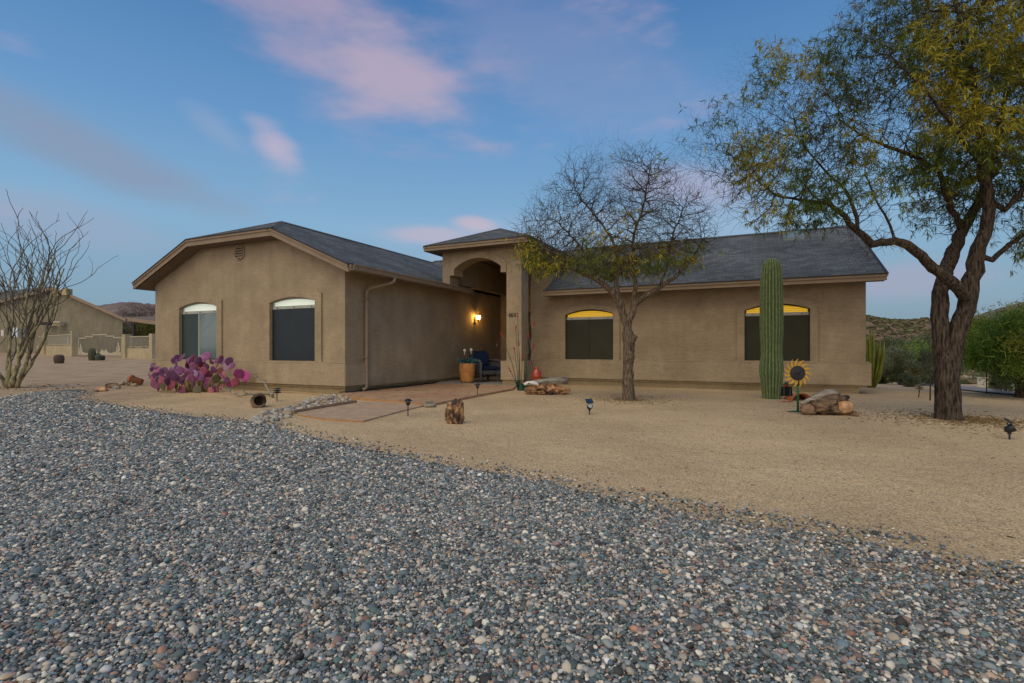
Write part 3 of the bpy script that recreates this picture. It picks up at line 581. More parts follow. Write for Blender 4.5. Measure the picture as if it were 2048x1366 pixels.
def scatter(name, P, scl, rot, colr, material, rough=.35, sub=2, variants=4, seed=0, flat=False):
    """a point cloud whose points each carry a stone or clump (geometry nodes)"""
    me = bpy.data.meshes.new(name); n = len(P); me.vertices.add(n); me.vertices.foreach_set('co', np.asarray(P, np.float32).ravel())
    for nm_, ty, ar_ in (('scl', 'FLOAT_VECTOR', scl), ('rot', 'FLOAT_VECTOR', rot)):
        me.attributes.new(nm_, ty, 'POINT').data.foreach_set('vector', np.asarray(ar_, np.float32).ravel())
    me.attributes.new('tint', 'FLOAT_COLOR', 'POINT').data.foreach_set('color', np.asarray(np.c_[colr, np.ones(n)], np.float32).ravel())
    me.attributes.new('pick', 'INT', 'POINT').data.foreach_set('value', rng.integers(0, variants, n).astype(np.int32))
    me.materials.append(material)
    o = bpy.data.objects.new(name, me); COL.objects.link(o)
    g = bpy.data.node_groups.new(name, 'GeometryNodeTree'); g.interface.new_socket('Geometry', in_out='INPUT', socket_type='NodeSocketGeometry'); g.interface.new_socket('Geometry', in_out='OUTPUT', socket_type='NodeSocketGeometry')
    Nn = g.nodes.new; K = g.links.new; gi = Nn('NodeGroupInput'); gn = Nn('NodeGroupOutput'); g2i = Nn('GeometryNodeGeometryToInstance')
    for v_ in range(variants):
        ic = Nn('GeometryNodeMeshIcoSphere'); ic.inputs['Radius'].default_value = 1; ic.inputs['Subdivisions'].default_value = sub
        nz_ = Nn('ShaderNodeTexNoise'); nz_.noise_dimensions = '4D'; nz_.inputs['W'].default_value = v_*7.3+seed; nz_.inputs['Scale'].default_value = 1.1 if not flat else 2.2; nz_.inputs['Detail'].default_value = 1 if not flat else 3
        pos = Nn('GeometryNodeInputPosition'); K(pos.outputs[0], nz_.inputs['Vector'])
        sb = Nn('ShaderNodeMath'); sb.operation = 'MULTIPLY_ADD'; K(nz_.outputs[0], sb.inputs[0]); sb.inputs[1].default_value = rough*4; sb.inputs[2].default_value = 1-rough*2
        vs2 = Nn('ShaderNodeVectorMath'); vs2.operation = 'SCALE'; K(pos.outputs[0], vs2.inputs[0]); K(sb.outputs[0], vs2.inputs['Scale'])
        sp_ = Nn('GeometryNodeSetPosition'); K(ic.outputs[0], sp_.inputs['Geometry']); K(vs2.outputs[0], sp_.inputs['Position'])
        ss = Nn('GeometryNodeSetShadeSmooth'); ss.inputs['Shade Smooth'].default_value = not flat; K(sp_.outputs[0], ss.inputs[0]); sm = Nn('GeometryNodeSetMaterial'); sm.inputs['Material'].default_value = material; K(ss.outputs[0], sm.inputs[0]); K(sm.outputs[0], g2i.inputs[0])
    ip = Nn('GeometryNodeInstanceOnPoints'); K(gi.outputs[0], ip.inputs['Points']); K(g2i.outputs[0], ip.inputs['Instance']); ip.inputs['Pick Instance'].default_value = True
    def na_(nm_, ty):
        a = Nn('GeometryNodeInputNamedAttribute'); a.data_type = ty; a.inputs[0].default_value = nm_; return a.outputs[0]
    K(na_('pick', 'INT'), ip.inputs['Instance Index']); K(na_('scl', 'FLOAT_VECTOR'), ip.inputs['Scale'])
    e2 = Nn('FunctionNodeEulerToRotation'); K(na_('rot', 'FLOAT_VECTOR'), e2.inputs[0]); K(e2.outputs[0], ip.inputs['Rotation'])
    K(ip.outputs[0], gn.inputs[0])
    md = o.modifiers.new('scatter', 'NODES'); md.node_group = g
    return o
def tintmat(name, rough=.8, spec=.3, typ='INSTANCER', trans=0, nz=None):
    m = bpy.data.materials.new(name); m.use_nodes = True; t = m.node_tree; b = t.nodes['Principled BSDF']
    a = t.nodes.new('ShaderNodeAttribute'); a.attribute_name = 'tint'; a.attribute_type = typ
    out = a.outputs[0]
    if nz:
        n = t.nodes.new('ShaderNodeTexNoise'); n.inputs['Scale'].default_value = nz; n.inputs['Detail'].default_value = 4; c = t.nodes.new('ShaderNodeTexCoord'); t.links.new(c.outputs['Object'], n.inputs[0])
        mr = t.nodes.new('ShaderNodeMapRange'); t.links.new(n.outputs[0], mr.inputs[0]); mr.inputs[1].default_value = .3; mr.inputs[2].default_value = .7; mr.inputs[3].default_value = .75; mr.inputs[4].default_value = 1.25
        s = t.nodes.new('ShaderNodeVectorMath'); s.operation = 'SCALE'; t.links.new(out, s.inputs[0]); t.links.new(mr.outputs[0], s.inputs['Scale']); out = s.outputs[0]
    t.links.new(out, b.inputs['Base Color']); b.inputs['Roughness'].default_value = rough; b.inputs['Specular IOR Level'].default_value = spec
    if trans:
        tr_ = t.nodes.new('ShaderNodeBsdfTranslucent'); t.links.new(out, tr_.inputs[0]); mx = t.nodes.new('ShaderNodeMixShader'); mx.inputs[0].default_value = trans
        t.links.new(b.outputs[0], mx.inputs[1]); t.links.new(tr_.outputs[0], mx.inputs[2]); t.links.new(mx.outputs[0], t.nodes['Material Output'].inputs[0])
    return m
pal = np.array([(.10, .135, .15), (.065, .085, .09), (.18, .20, .205), (.045, .045, .048), (.50, .465, .39), (.38, .34, .285), (.25, .255, .26), (.17, .125, .12), (.30, .22, .16), (.09, .145, .14), (.12, .165, .20), (.28, .16, .11)])
pw = np.array([.18, .14, .16, .07, .105, .09, .12, .05, .055, .05, .06, .012]); pw /= pw.sum()
def gridpts(x0, x1, y0, y1, s):
    X, Y = np.meshgrid(np.arange(x0, x1, s), np.arange(y0, y1, s)); X = X.ravel(); Y = Y.ravel()
    return X+rng.uniform(-.5, .5, X.size)*s, Y+rng.uniform(-.5, .5, X.size)*s
PX, PY, PS = [], [], []
for (y0, y1, s, r0) in ((1.0, 4.0, .0110, .0056), (4.0, 6.6, .0155, .0072), (6.6, 12.4, .026, .0105)):
    x, y = gridpts(-y1-1.3, y1+1.3, y0, y1, s); k = (np.abs(x) < y+1.25) & inpoly(x, y, drive) & (y > 1.0)
    x, y = x[k], y[k]; d = edgedist(x, y)
    nzv = np.array([noise.noise(Vector((a*1.6, b*1.6, 0)))+.6*noise.noise(Vector((a*6, b*6, 4))) for a, b in zip(x, y)])
    wear = np.clip((x-0.3)/3.0, 0, 1)*np.clip((4.9-y)/1.5+.3, 0, 1)       # thinner cover at lower right, tan fines showing
    keep = (d > .02+(.22+.55*np.clip((x-.3)/2.5, 0, 1))*rng.random(x.size)**1.5*(1+nzv)) & (rng.random(x.size) > wear*(.22+.9*np.clip(nzv, -.2, .6)))
    x, y = x[keep], y[keep]; PX.append(x); PY.append(y); PS.append(np.full(x.size, r0)*np.exp(rng.normal(0, .38, x.size)))
# strays kicked out on to the tan yard
n_ = 2600; i_ = rng.integers(2, len(E0)-1, n_); t_ = rng.random(n_); E_ = np.array(drive)[2:]
sx = E_[i_, 0]*(1-t_)+E_[i_-1, 0]*t_+rng.normal(0, .10, n_)+rng.normal(0, .05, n_); sy = E_[i_, 1]*(1-t_)+E_[i_-1, 1]*t_+np.abs(rng.normal(0, .13, n_))
PX.append(sx); PY.append(sy); PS.append(np.full(n_, .0065)*np.exp(rng.normal(0, .3, n_)))
PX = np.concatenate(PX); PY = np.concatenate(PY); PS = np.clip(np.concatenate(PS), .003, .022)
n_ = len(PX); print('pebbles', n_)
fl_ = rng.uniform(.45, .8, n_); sc_ = np.c_[PS*rng.uniform(.95, 1.45, n_), PS, PS*fl_]
rt_ = np.c_[rng.normal(0, .35, n_), rng.normal(0, .35, n_), rng.uniform(0, 6.28, n_)]
cl_ = 1.28*pal[rng.choice(len(pal), n_, p=pw)]*np.exp(rng.normal(0, .22, (n_, 1)))
zz_ = .006+PS*fl_*rng.uniform(.2, .9, n_)
o = scatter('gravel', np.c_[PX, PY, zz_], sc_, rt_, np.clip(cl_, 0, .8), tintmat('pebble_stone', .72, .35, nz=60), .22)
tag(o, kind='stuff')

# ------------------------------------------------------------------ hills
def hillmat(name, c1, c2, c3, s=.05):
    m = bpy.data.materials.new(name); m.use_nodes = True; t = m.node_tree; b = t.nodes['Principled BSDF']; Nn = t.nodes.new; K = t.links.new
    b.inputs['Roughness'].default_value = 1; b.inputs['Specular IOR Level'].default_value = 0
    geo = Nn('ShaderNodeNewGeometry'); n = Nn('ShaderNodeTexNoise'); n.inputs['Scale'].default_value = s; n.inputs['Detail'].default_value = 10; n.inputs['Roughness'].default_value = .7; K(geo.outputs['Position'], n.inputs[0])
    r = Nn('ShaderNodeValToRGB'); K(n.outputs[0], r.inputs[0]); r.color_ramp.elements[0].position = .36; r.color_ramp.elements[0].color = (*c1, 1); r.color_ramp.elements[1].position = .66; r.color_ramp.elements[1].color = (*c3, 1)
    e = r.color_ramp.elements.new(.5); e.color = (*c2, 1); K(r.outputs[0], b.inputs['Base Color']); return m
def hills(name, prof, D0, D1, zb, m, nsy=26, amp=.08, step=6):
    """terrain ridge: crest heights surveyed by bearing, base at distance D0, crest at D1"""
    mb = MB(); xs = list(range(prof[0][0], prof[-1][0]+1, step)); 
    for x in xs:
        y = np.interp(x, [p[0] for p in prof], [p[1] for p in prof]); k = (x-1024)/1024; zc = H+(697-y)/1024*D1
        for j in range(nsy+1):
            f_ = j/nsy; D = D0+(D1-D0)*f_*1.35; g_ = min(1, f_*1.35); q = (sst(0, 1, g_) if g_ < 1 else 1-.6*((f_*1.35-1)/.35))
            nn = noise.fractal(Vector((k*D*.012, D*.012, 2)), .9, 2.1, 5)*amp*(zc-zb)*min(1, 4*g_)*(1 if g_ < .92 else .35)
            mb.v.append((k*D, D, zb+(zc-zb)*float(q)+nn))
    n = nsy+1
    for i in range(len(xs)-1):
        for j in range(nsy): mb.f.append((i*n+j, (i+1)*n+j, (i+1)*n+j+1, i*n+j+1))
    o = mb.build(name, m, smooth=True); tag(o, kind='structure'); return o
M_H1 = hillmat('desert_hill', (.095, .08, .055), (.19, .13, .10), (.30, .20, .155), .16)
M_H2 = hillmat('far_mountain', (.13, .105, .11), (.19, .15, .15), (.25, .20, .19), .03)
hills('hills', [(1560, 640), (1700, 630), (1740, 633), (1780, 640), (1830, 641), (1850, 638), (1890, 642), (1910, 650), (1990, 664), (2120, 672), (2400, 668)], 120, 380, -5.2, M_H1, 34)
hills('hills', [(1820, 672), (1900, 650), (1935, 638), (1990, 622), (2048, 607), (2120, 590), (2300, 570), (2600, 560)], 500, 1100, -6, M_H2, 26)
hills('hills', [(-900, 600), (-300, 612), (0, 612), (200, 615), (240, 612), (300, 612), (420, 613), (700, 640), (1000, 668)], 420, 1300, 8, M_H2, 26)

# ------------------------------------------------------------------ trees
def grow(skel, attract, step, di, dk, iters=140, bias=(0, 0, .05), jit=.25, seed=1):
    """space colonisation from a surveyed limb skeleton. skel: list of (point, parent, radius)"""
    rg = np.random.default_rng(seed)
    P = [np.array(s[0], float) for s in skel]; par = [s[1] for s in skel]
    A = np.array(attract, float); alive = np.ones(len(A), bool)
    best = np.full(len(A), 1e9); bi = np.zeros(len(A), int)
    def upd(lo):
        nonlocal best, bi
        Q = np.array(P[lo:]);
        for c in range(0, len(Q), 200):
            D = np.linalg.norm(A[:, None, :]-Q[None, c:c+200, :], axis=2); m = D.argmin(1); d = D[np.arange(len(A)), m]; k = d < best
            best[k] = d[k]; bi[k] = m[k]+lo+c
    upd(0); bias = np.array(bias)
    for it in range(iters):
        lo = len(P); k = alive & (best < di)
        if not k.any(): break
        acc = {}
        for a in np.nonzero(k)[0]:
            v = A[a]-P[bi[a]]; n = np.linalg.norm(v)
            if n > 1e-6: acc.setdefault(int(bi[a]), []).append(v/n)
        for i, vs in acc.items():
            v = np.sum(vs, 0); n = np.linalg.norm(v)
            if n < .25: v = vs[0]; n = 1
            v = v/n+bias+rg.normal(0, jit, 3); v /= np.linalg.norm(v)
            P.append(P[i]+v*step); par.append(i)
        if len(P) == lo: break
        upd(lo); alive &= best > dk
    return np.array(P), par
def sprout(P, par, n0, prob, ln, seed):
    """short side twigs along the outer branches"""
    rg = np.random.default_rng(seed+77); P = list(P); n = len(P)
    for i in range(n0, n):
        k = int(prob)+(rg.random() < prob % 1)
        for _ in range(k):
            d = P[i]-P[par[i]]; d = d/(np.linalg.norm(d)+1e-9)+rg.normal(0, .75, 3); d /= np.linalg.norm(d); j = i
            for s_ in range(rg.integers(2, 5)):
                d = d+rg.normal(0, .22, 3)+np.array((0, 0, .03)); d /= np.linalg.norm(d)
                P.append(P[j]+d*ln*rg.uniform(.7, 1.3)); par.append(j); j = len(P)-1
    return np.array(P), par
def skeleton(limbs, sub=.12):
    """limbs: list of (attach, [(px,py,Y,r)...]); attach = None or (limb index, point index); returns skel list"""
    sk = []; idx = []
    for att, pts in limbs:
        ids = []
        prev = None; prad = None
        if att is not None: prev = idx[att[0]][att[1]]; prad = pts[0][3]
        for (px, py, Y, r) in pts:
            p = pt(px, py, Y)
            if prev is not None:
                q = Vector(sk[prev][0]); n = max(1, int((p-q).length/sub)); r0 = prad
                for k in range(1, n+1):
                    w_ = Vector((random.gauss(0, 1), random.gauss(0, 1), random.gauss(0, .5)))*(.012 if k < n else 0)
                    sk.append((tuple(q.lerp(p, k/n)+w_), prev, r0+(r-r0)*k/n)); prev = len(sk)-1
            else:
                sk.append((tuple(p), -1, r)); prev = len(sk)-1
            prad = r; ids.append(prev)
        idx.append(ids)
    return sk
def barkmat(name, c1, c2, sc=(14, 14, 2.2)):
    m = mat(name, c1, .9, c2, 3.0, 1.0, 3.0, detail=8, stretch=sc, contrast=(.38, .62), spec=.15)
    b = [n for n in m.node_tree.nodes if n.type == 'BUMP'][0]; b.inputs['Distance'].default_value = .05; return m
def make_tree(name, label, cat, base, sk, attract, step, di, dk, bark, twig, leafm, leaf, tip=.0028, pexp=2.25, seed=1, jit=.25, bias=(0, 0, .05), thick_lim=.022, group=None, trunk_n=28, rough=.045, sprouts=0.0, slen=.07):
    P, par = grow(sk, attract, step, di, dk, seed=seed, jit=jit, bias=bias)
    P, par = sprout(P, par, len(sk), sprouts, slen, seed)
    n = len(P); nch = [[] for _ in range(n)]
    for i in range(n):
        if par[i] >= 0: nch[par[i]].append(i)
    r = np.zeros(n)
    for i in range(n-1, -1, -1):
        r[i] = tip if not nch[i] else min(.5, sum(r[c]**pexp for c in nch[i])**(1/pexp))
    for i in range(len(sk)): r[i] = max(r[i]*.0+sk[i][2], .006)
    for i in range(len(sk), n):
        if r[i] > r[par[i]]*.85: r[i] = r[par[i]]*.85
    root = thing(name, label, cat, base, group=group); B = Vector(base)
    big, small = MB(), MB()
    stack = [0]+[i for i in range(1, n) if par[i] < 0]
    done = set()
    heads = [(s, None) for s in stack]
    while heads:
        h, pr = heads.pop(); ch = [] if pr is None else [pr]; i = h
        while True:
            ch.append(i); cs = sorted(nch[i], key=lambda c: -r[c])
            if not cs: break
            for c in cs[1:]: heads.append((c, i))
            i = cs[0]
        if len(ch) < 2: continue
        pts = [Vector(P[j])-B for j in ch]; rr = [r[j] for j in ch]
        if pr is not None: rr[0] = min(r[pr], r[ch[1]]*1.25)
        k = 0
        while k < len(ch)-1 and rr[k] > thick_lim: k += 1
        if k >= 1:
            seg = pts[:k+1]; sr = rr[:k+1]
            fp, fr = [], []
            for a in range(len(seg)-1):
                q = max(1, int((seg[a+1]-seg[a]).length/.05)) if sr[a] > .05 else 1
                for b in range(q): fp.append(seg[a].lerp(seg[a+1], b/q)); fr.append(sr[a]+(sr[a+1]-sr[a])*b/q)
            fp.append(seg[-1]); fr.append(sr[-1]); o0 = len(big.v); nn = trunk_n if max(fr) > .06 else 8
            big.tube(fp, fr, nn)
            for vi in range(o0, o0+len(fp)*nn):
                v = Vector(big.v[vi]); c = fp[(vi-o0)//nn]; rv = fr[(vi-o0)//nn]; d = v-c
                e = noise.noise(Vector((v.x*6, v.y*6, v.z*1.2)))*1.2+noise.noise(Vector((v.x*22, v.y*22, v.z*2.2)))*.9+noise.noise(Vector((v.x*50, v.y*50, v.z*6)))*.35*(1 if rv > .1 else 0)
                big.v[vi] = tuple(c+d*(1+e*rough*4*min(1, rv/.09)))
        if k < len(pts)-1: small.tube(pts[k:], [min(x, thick_lim) for x in rr[k:]], 5 if rr[k] > .008 else 4, cap=False)
    big.build('trunk', bark, root, smooth=True); small.build('branches', twig, root, smooth=True)
    # foliage: small drooping fronds set along the outer twigs
    V = []; F = []; C = []
    rg = np.random.default_rng(seed+5)
    for i in range(len(sk), n):
        if r[i] > .012: continue
        cnt = leaf(P[i], rg, len(nch[i]) == 0)
        if not cnt: continue
        k_, ln, wd, col, droop = cnt
        d0 = P[i]-P[par[i]]; d0 /= np.linalg.norm(d0)+1e-9
        for _ in range(k_):
            p = P[i]-B+rg.normal(0, .012, 3); d = d0*.6+rg.normal(0, .6, 3); d[2] -= droop*.4; d /= np.linalg.norm(d)
            sd2 = np.cross(d, rg.normal(0, 1, 3)); sd2 /= np.linalg.norm(sd2)+1e-9; l_ = ln*rg.uniform(.6, 1.25); w2 = wd*rg.uniform(.6, 1.3)
            o = len(V); q = p.copy(); dd = d.copy()
            cc = np.clip(np.array(col)*np.exp(rg.normal(0, .22)), 0, 1)
            for s_ in range(3):
                ww = w2*(.55, 1, .25)[s_]; V.append(q-sd2*ww/2); V.append(q+sd2*ww/2); C += [cc, cc]
                dd = dd+np.array((0, 0, -droop*.45)); dd /= np.linalg.norm(dd); q = q+dd*l_/2
            F += [(o, o+1, o+3, o+2), (o+2, o+3, o+5, o+4)]
    if V:
        me = bpy.data.meshes.new('foliage'); me.from_pydata([tuple(v) for v in V], [], F); me.materials.append(leafm)
        me.attributes.new('tint', 'FLOAT_COLOR', 'POINT').data.foreach_set('color', np.c_[np.array(C), np.ones(len(C))].astype(np.float32).ravel())
        o = bpy.data.objects.new('foliage', me); COL.objects.link(o); o.parent = root
    print(name, 'nodes', n, 'fronds', len(F)//2)
    return root
M_LEAF = tintmat('leaf', .6, .25, 'GEOMETRY', trans=.25)
M_BARK = barkmat('mesquite_bark', (.022, .018, .015), (.12, .093, .07)); M_TWIG = mat('mesquite_twig', (.028, .023, .018), .85, (.06, .05, .038), 8)
M_BARK2 = barkmat('pale_bark', (.065, .05, .036), (.25, .20, .145)); M_TWIG2 = mat('grey_twig', (.045, .036, .028), .85, (.09, .072, .055), 8)
def ell(n, px, py, Y, rx, ry, rz, rg, shell=.0):
    """attractors inside a crown lobe centred on a surveyed point, radii in metres"""
    n = int(n*1.7); c = np.array(pt(px, py, Y)); v = rg.normal(0, 1, (n, 3)); v /= np.linalg.norm(v, axis=1)[:, None]
    q = (shell+(1-shell)*rg.random(n))**(1/2.6); return c+v*q[:, None]*np.array((rx, ry, rz))
rg1 = np.random.default_rng(3)
# --- the large mesquite at the right
Yb = 7.75; tb = at(1898, 838, 0); tb.z = -.03
limbs = [
 (None, [(1899, 843, tb.y, .19), (1899, 834, tb.y, .172), (1898, 815, tb.y, .158), (1896, 770, tb.y, .152), (1894, 730, tb.y, .125), (1893, 700, tb.y, .06)]),
 ((0, 3), [(1886, 720, Yb, .115), (1882, 675, Yb, .108), (1880, 630, Yb+.02, .105), (1880, 585, Yb+.05, .098), (1892, 540, Yb+.15, .095), (1906, 500, Yb+.22, .088), (1925, 460, Yb+.28, .078), (1945, 425, Yb+.35, .068), (1975, 370, Yb+.4, .055), (1990, 300, Yb+.5, .042), (2010, 200, Yb+.6, .03), (2020, 90, Yb+.6, .02)]),
 ((0, 3), [(1903, 725, Yb-.04, .12), (1910, 680, Yb-.05, .115), (1925, 640, Yb-.1, .112), (1937, 600, Yb-.12, .108), (1942, 560, Yb-.12, .098), (1955, 510, Yb-.15, .095), (1972, 460, Yb-.2, .088), (1975, 400, Yb-.25, .08), (1965, 330, Yb-.3, .065), (1958, 250, Yb-.4, .05), (1945, 150, Yb-.5, .035), (1920, 60, Yb-.5, .022), (1900, -60, Yb-.5, .012)]),
 ((2, 3), [(1915, 575, Yb-.25, .078), (1880, 545, Yb-.32, .07), (1845, 512, Yb-.4, .066), (1815, 490, Yb-.45, .062), (1790, 482, Yb-.5, .055), (1745, 490, Yb-.55, .05), (1715, 462, Yb-.6, .045), (1690, 432, Yb-.6, .036), (1655, 405, Yb-.6, .028), (1600, 400, Yb-.65, .02), (1550, 390, Yb-.7, .014), (1500, 350, Yb-.7, .009)]),
 ((3, 6), [(1712, 430, Yb-.3, .026), (1690, 380, Yb-.2, .02), (1640, 330, Yb-.1, .015), (1590, 270, Yb, .010)]),
 ((3, 4), [(1780, 450, Yb-.35, .018), (1757, 410, Yb-.3, .014), (1730, 350, Yb-.2, .010)]),
 ((1, 6), [(1900, 405, Yb+.1, .042), (1880, 345, Yb, .036), (1840, 318, Yb-.1, .030), (1795, 300, Yb-.2, .024), (1740, 280, Yb-.2, .016), (1680, 240, Yb-.2, .010)]),
 ((2, 5), [(1985, 520, Yb-.1, .04), (2020, 488, Yb, .035), (2060, 462, Yb+.1, .028), (2130, 430, Yb+.2, .018), (2200, 380, Yb+.2, .012)]),
 ((2, 7), [(2010, 420, Yb-.3, .04), (2060, 360, Yb-.3, .03), (2110, 280, Yb-.3, .022), (2160, 180, Yb-.3, .014)]),
 ((2, 8), [(1930, 290, Yb-.7, .035), (1880, 220, Yb-.9, .026), (1830, 160, Yb-1.0, .018), (1780, 110, Yb-1.0, .010)]),
 ((1, 8), [(2000, 330, Yb+.7, .03), (1960, 250, Yb+1.0, .022), (1900, 190, Yb+1.1, .014)]),
]
sk = skeleton(limbs)
at_ = np.concatenate([
 ell(700, 1560, 300, Yb-.45, 1.30, .9, .85, rg1), ell(380, 1450, 290, Yb-.5, .72, .6, .55, rg1), ell(300, 1520, 150, Yb-.3, .65, .5, .6, rg1), ell(170, 1395, 300, Yb-.5, .5, .45, .34, rg1),
 ell(330, 1620, 400, Yb-.6, 1.35, .7, .42, rg1), ell(700, 1710, 190, Yb-.3, 1.15, 1.0, 1.0, rg1),
 ell(1100, 1890, 110, Yb-.2, 1.5, 1.3, 1.25, rg1), ell(700, 2060, 150, Yb-.1, 1.3, 1.4, 1.5, rg1), ell(600, 1960, -120, Yb-.2, 2.0, 1.3, 1.0, rg1),
 ell(420, 2050, 330, Yb-.2, 1.1, 1.1, .75, rg1), ell(300, 1900, 300, Yb-.3, 1.1, 1.1, .5, rg1), ell(130, 1900, 430, Yb+.4, .8, .5, .38, rg1), ell(110, 2080, 470, Yb+.1, .5, .4, .4, rg1), ell(60, 1740, 470, Yb-.7, .3, .25, .35, rg1), ell(500, 1760, 60, Yb-.1, .95, .9, .55, rg1)])
def leaf_big(p, rg, end):
    x = 1024+p[0]/p[1]*1024; nzv = noise.noise(Vector(p)*1.5)
    dens = .13+1.2*nzv+(.34 if x > 1820 else 0)+(.16 if x > 1600 and p[2] < 3.6 else 0)
    if x < 1600 and p[2] > 3.5: dens -= .22
    if rg.random() > dens: return None
    ye = noise.noise(Vector(p)*1.3+Vector((5, 5, 5)))+(.35 if x > 1850 and p[2] > 4 else 0)+rg.normal(0, .12)
    col = (.07, .11, .022) if ye < -.1 else ((.16, .195, .026) if ye < .28 else (.33, .29, .024))
    return (6, .092, .0115, col, .65)
make_tree('mesquite_tree', 'large forked mesquite with rough brown trunk and yellow-green leaves overhanging the roof', 'tree', tb, sk, at_, .08, .75, .11, M_BARK, M_TWIG, M_LEAF, leaf_big, seed=4, sprouts=1.25, slen=.075, tip=.0020)
# --- the smaller, nearly bare mesquite before the right wing
mb_ = at(1258, 800, 0); Ym = mb_.y; mb_.z = -.03
limbs = [
 (None, [(1258, 805, Ym, .135), (1257, 790, Ym, .118), (1257, 740, Ym, .108), (1258, 690, Ym, .112), (1255, 665, Ym, .115)]),
 ((0, 3), [(1268, 676, Ym-.08, .06), (1271, 672, Ym-.1, .055)]),
 ((0, 4), [(1246, 630, Ym, .072), (1238, 600, Ym, .068), (1215, 575, Ym, .058), (1185, 555, Ym, .045), (1150, 540, Ym-.1, .034), (1110, 520, Ym-.2, .02), (1075, 490, Ym-.3, .011)]),
 ((0, 4), [(1258, 640, Ym, .07), (1268, 610, Ym, .066), (1290, 592, Ym, .056), (1320, 575, Ym, .045), (1350, 555, Ym, .035), (1385, 520, Ym+.1, .02), (1405, 480, Ym+.1, .011)]),
 ((2, 1), [(1232, 570, Ym+.1, .045), (1240, 530, Ym+.2, .038), (1225, 480, Ym+.2, .028), (1190, 430, Ym+.2, .018), (1150, 380, Ym+.2, .010)]),
 ((3, 1), [(1272, 570, Ym-.1, .045), (1262, 530, Ym-.2, .038), (1268, 470, Ym-.3, .028), (1290, 400, Ym-.3, .018), (1300, 340, Ym-.3, .010)]),
 ((3, 3), [(1335, 530, Ym-.1, .03), (1345, 480, Ym-.1, .02), (1365, 420, Ym-.1, .010)]),
 ((2, 3), [(1180, 520, Ym+.1, .028), (1150, 480, Ym+.2, .018), (1110, 440, Ym+.3, .010)]),
]
sk = skeleton(limbs); rg2 = np.random.default_rng(8)
at_ = np.concatenate([ell(2000, 1228, 440, Ym, 1.95, 1.5, 1.2, rg2, .05), ell(700, 1230, 370, Ym, 1.35, 1.0, .9, rg2, .1), ell(420, 1090, 480, Ym-.1, .75, .8, .75, rg2), ell(420, 1365, 460, Ym, .75, .8, .8, rg2), ell(420, 1220, 520, Ym, 1.85, 1.2, .38, rg2)])
at_ = at_[at_[:, 2] > 1.05+(697-575)/1024*Ym]
def leaf_mid(p, rg, end):
    zt = 697-(p[2]-H)/p[1]*1024; nzv = noise.noise(Vector(p)*1.6)
    dens = float(np.interp(zt, [400, 460, 520, 580], [-.35, -.15, .28, .42]))+.55*nzv
    if rg.random() > dens: return None
    ye = noise.noise(Vector(p)*1.7+Vector((9, 5, 5)))+rg.normal(0, .12)
    col = (.12, .17, .03) if ye < -.1 else ((.28, .28, .035) if ye < .2 else (.40, .33, .035))
    return (5, .105, .012, col, .7)
make_tree('mesquite_tree', 'small nearly bare mesquite with one grey trunk standing before the right-hand wing', 'tree', mb_, sk, at_, .07, .8, .09, M_BARK2, M_TWIG2, M_LEAF, leaf_mid, tip=.0026, sprouts=1.0, slen=.08, seed=9, jit=.22, bias=(0, 0, .14), rough=.05)

# ------------------------------------------------------------------ patio, walk, porch floor
HM = Matrix.Translation((AX0, AY0, 0)) @ Matrix.Rotation(-TH, 4, 'Z')
def hw(s, t, z=0): return HM @ Vector((s, t, z))
def sheet(name, pts, z0, z1, m, kind='structure', bev=0):
    mb = plate([(p[0], p[1]) for p in pts], [], (0, 0, z0), X3, Y3, Z3, z1-z0); o = fixn(mb.build(name, m, None, bevel=bev))
    if kind: tag(o, kind=kind)
    return o
def pavemat(name, c1, c2, c3):
    m = mat(name, c1, .85, c2, 2.6, 0, detail=9); t = m.node_tree; b = t.nodes['Principled BSDF']; tcn = [n for n in t.nodes if n.type == 'TEX_COORD'][0]
    r = [n for n in t.nodes if n.type == 'VALTORGB'][0]
    vo = t.nodes.new('ShaderNodeTexVoronoi'); vo.feature = 'DISTANCE_TO_EDGE'; vo.inputs['Scale'].default_value = 2.6; nn = t.nodes.new('ShaderNodeTexNoise'); nn.inputs['Scale'].default_value = 3
    ad = t.nodes.new('ShaderNodeVectorMath'); ad.operation = 'MULTIPLY_ADD'; t.links.new(tcn.outputs['Object'], nn.inputs[0]); t.links.new(nn.outputs['Color'], ad.inputs[0]); ad.inputs[1].default_value = (.25, .25, .25); t.links.new(tcn.outputs['Object'], ad.inputs[2]); t.links.new(ad.outputs[0], vo.inputs[0])
    mr = t.nodes.new('ShaderNodeMapRange'); t.links.new(vo.outputs['Distance'], mr.inputs[0]); mr.inputs[1].default_value = .0; mr.inputs[2].default_value = .035
    n2 = t.nodes.new('ShaderNodeTexNoise'); n2.inputs['Scale'].default_value = .9; n2.inputs['Detail'].default_value = 6; t.links.new(tcn.outputs['Object'], n2.inputs[0]); m2 = t.nodes.new('ShaderNodeMapRange'); t.links.new(n2.outputs[0], m2.inputs[0]); m2.inputs[1].default_value = .42; m2.inputs[2].default_value = .6
    mx0 = t.nodes.new('ShaderNodeMix'); mx0.data_type = 'RGBA'; t.links.new(m2.outputs[0], mx0.inputs[0]); t.links.new(r.outputs[0], mx0.inputs[6]); mx0.inputs[7].default_value = (*c3, 1)
    mx = t.nodes.new('ShaderNodeMix'); mx.data_type = 'RGBA'; t.links.new(mr.outputs[0], mx.inputs[0]); mx.inputs[6].default_value = (c1[0]*.75, c1[1]*.7, c1[2]*.7, 1); t.links.new(mx0.outputs[2], mx.inputs[7]); t.links.new(mx.outputs[2], b.inputs['Base Color'])
    bp = t.nodes.new('ShaderNodeBump'); bp.inputs['Distance'].default_value = .012; t.links.new(mr.outputs[0], bp.inputs['Height']); t.links.new(bp.outputs[0], b.inputs['Normal']); return m
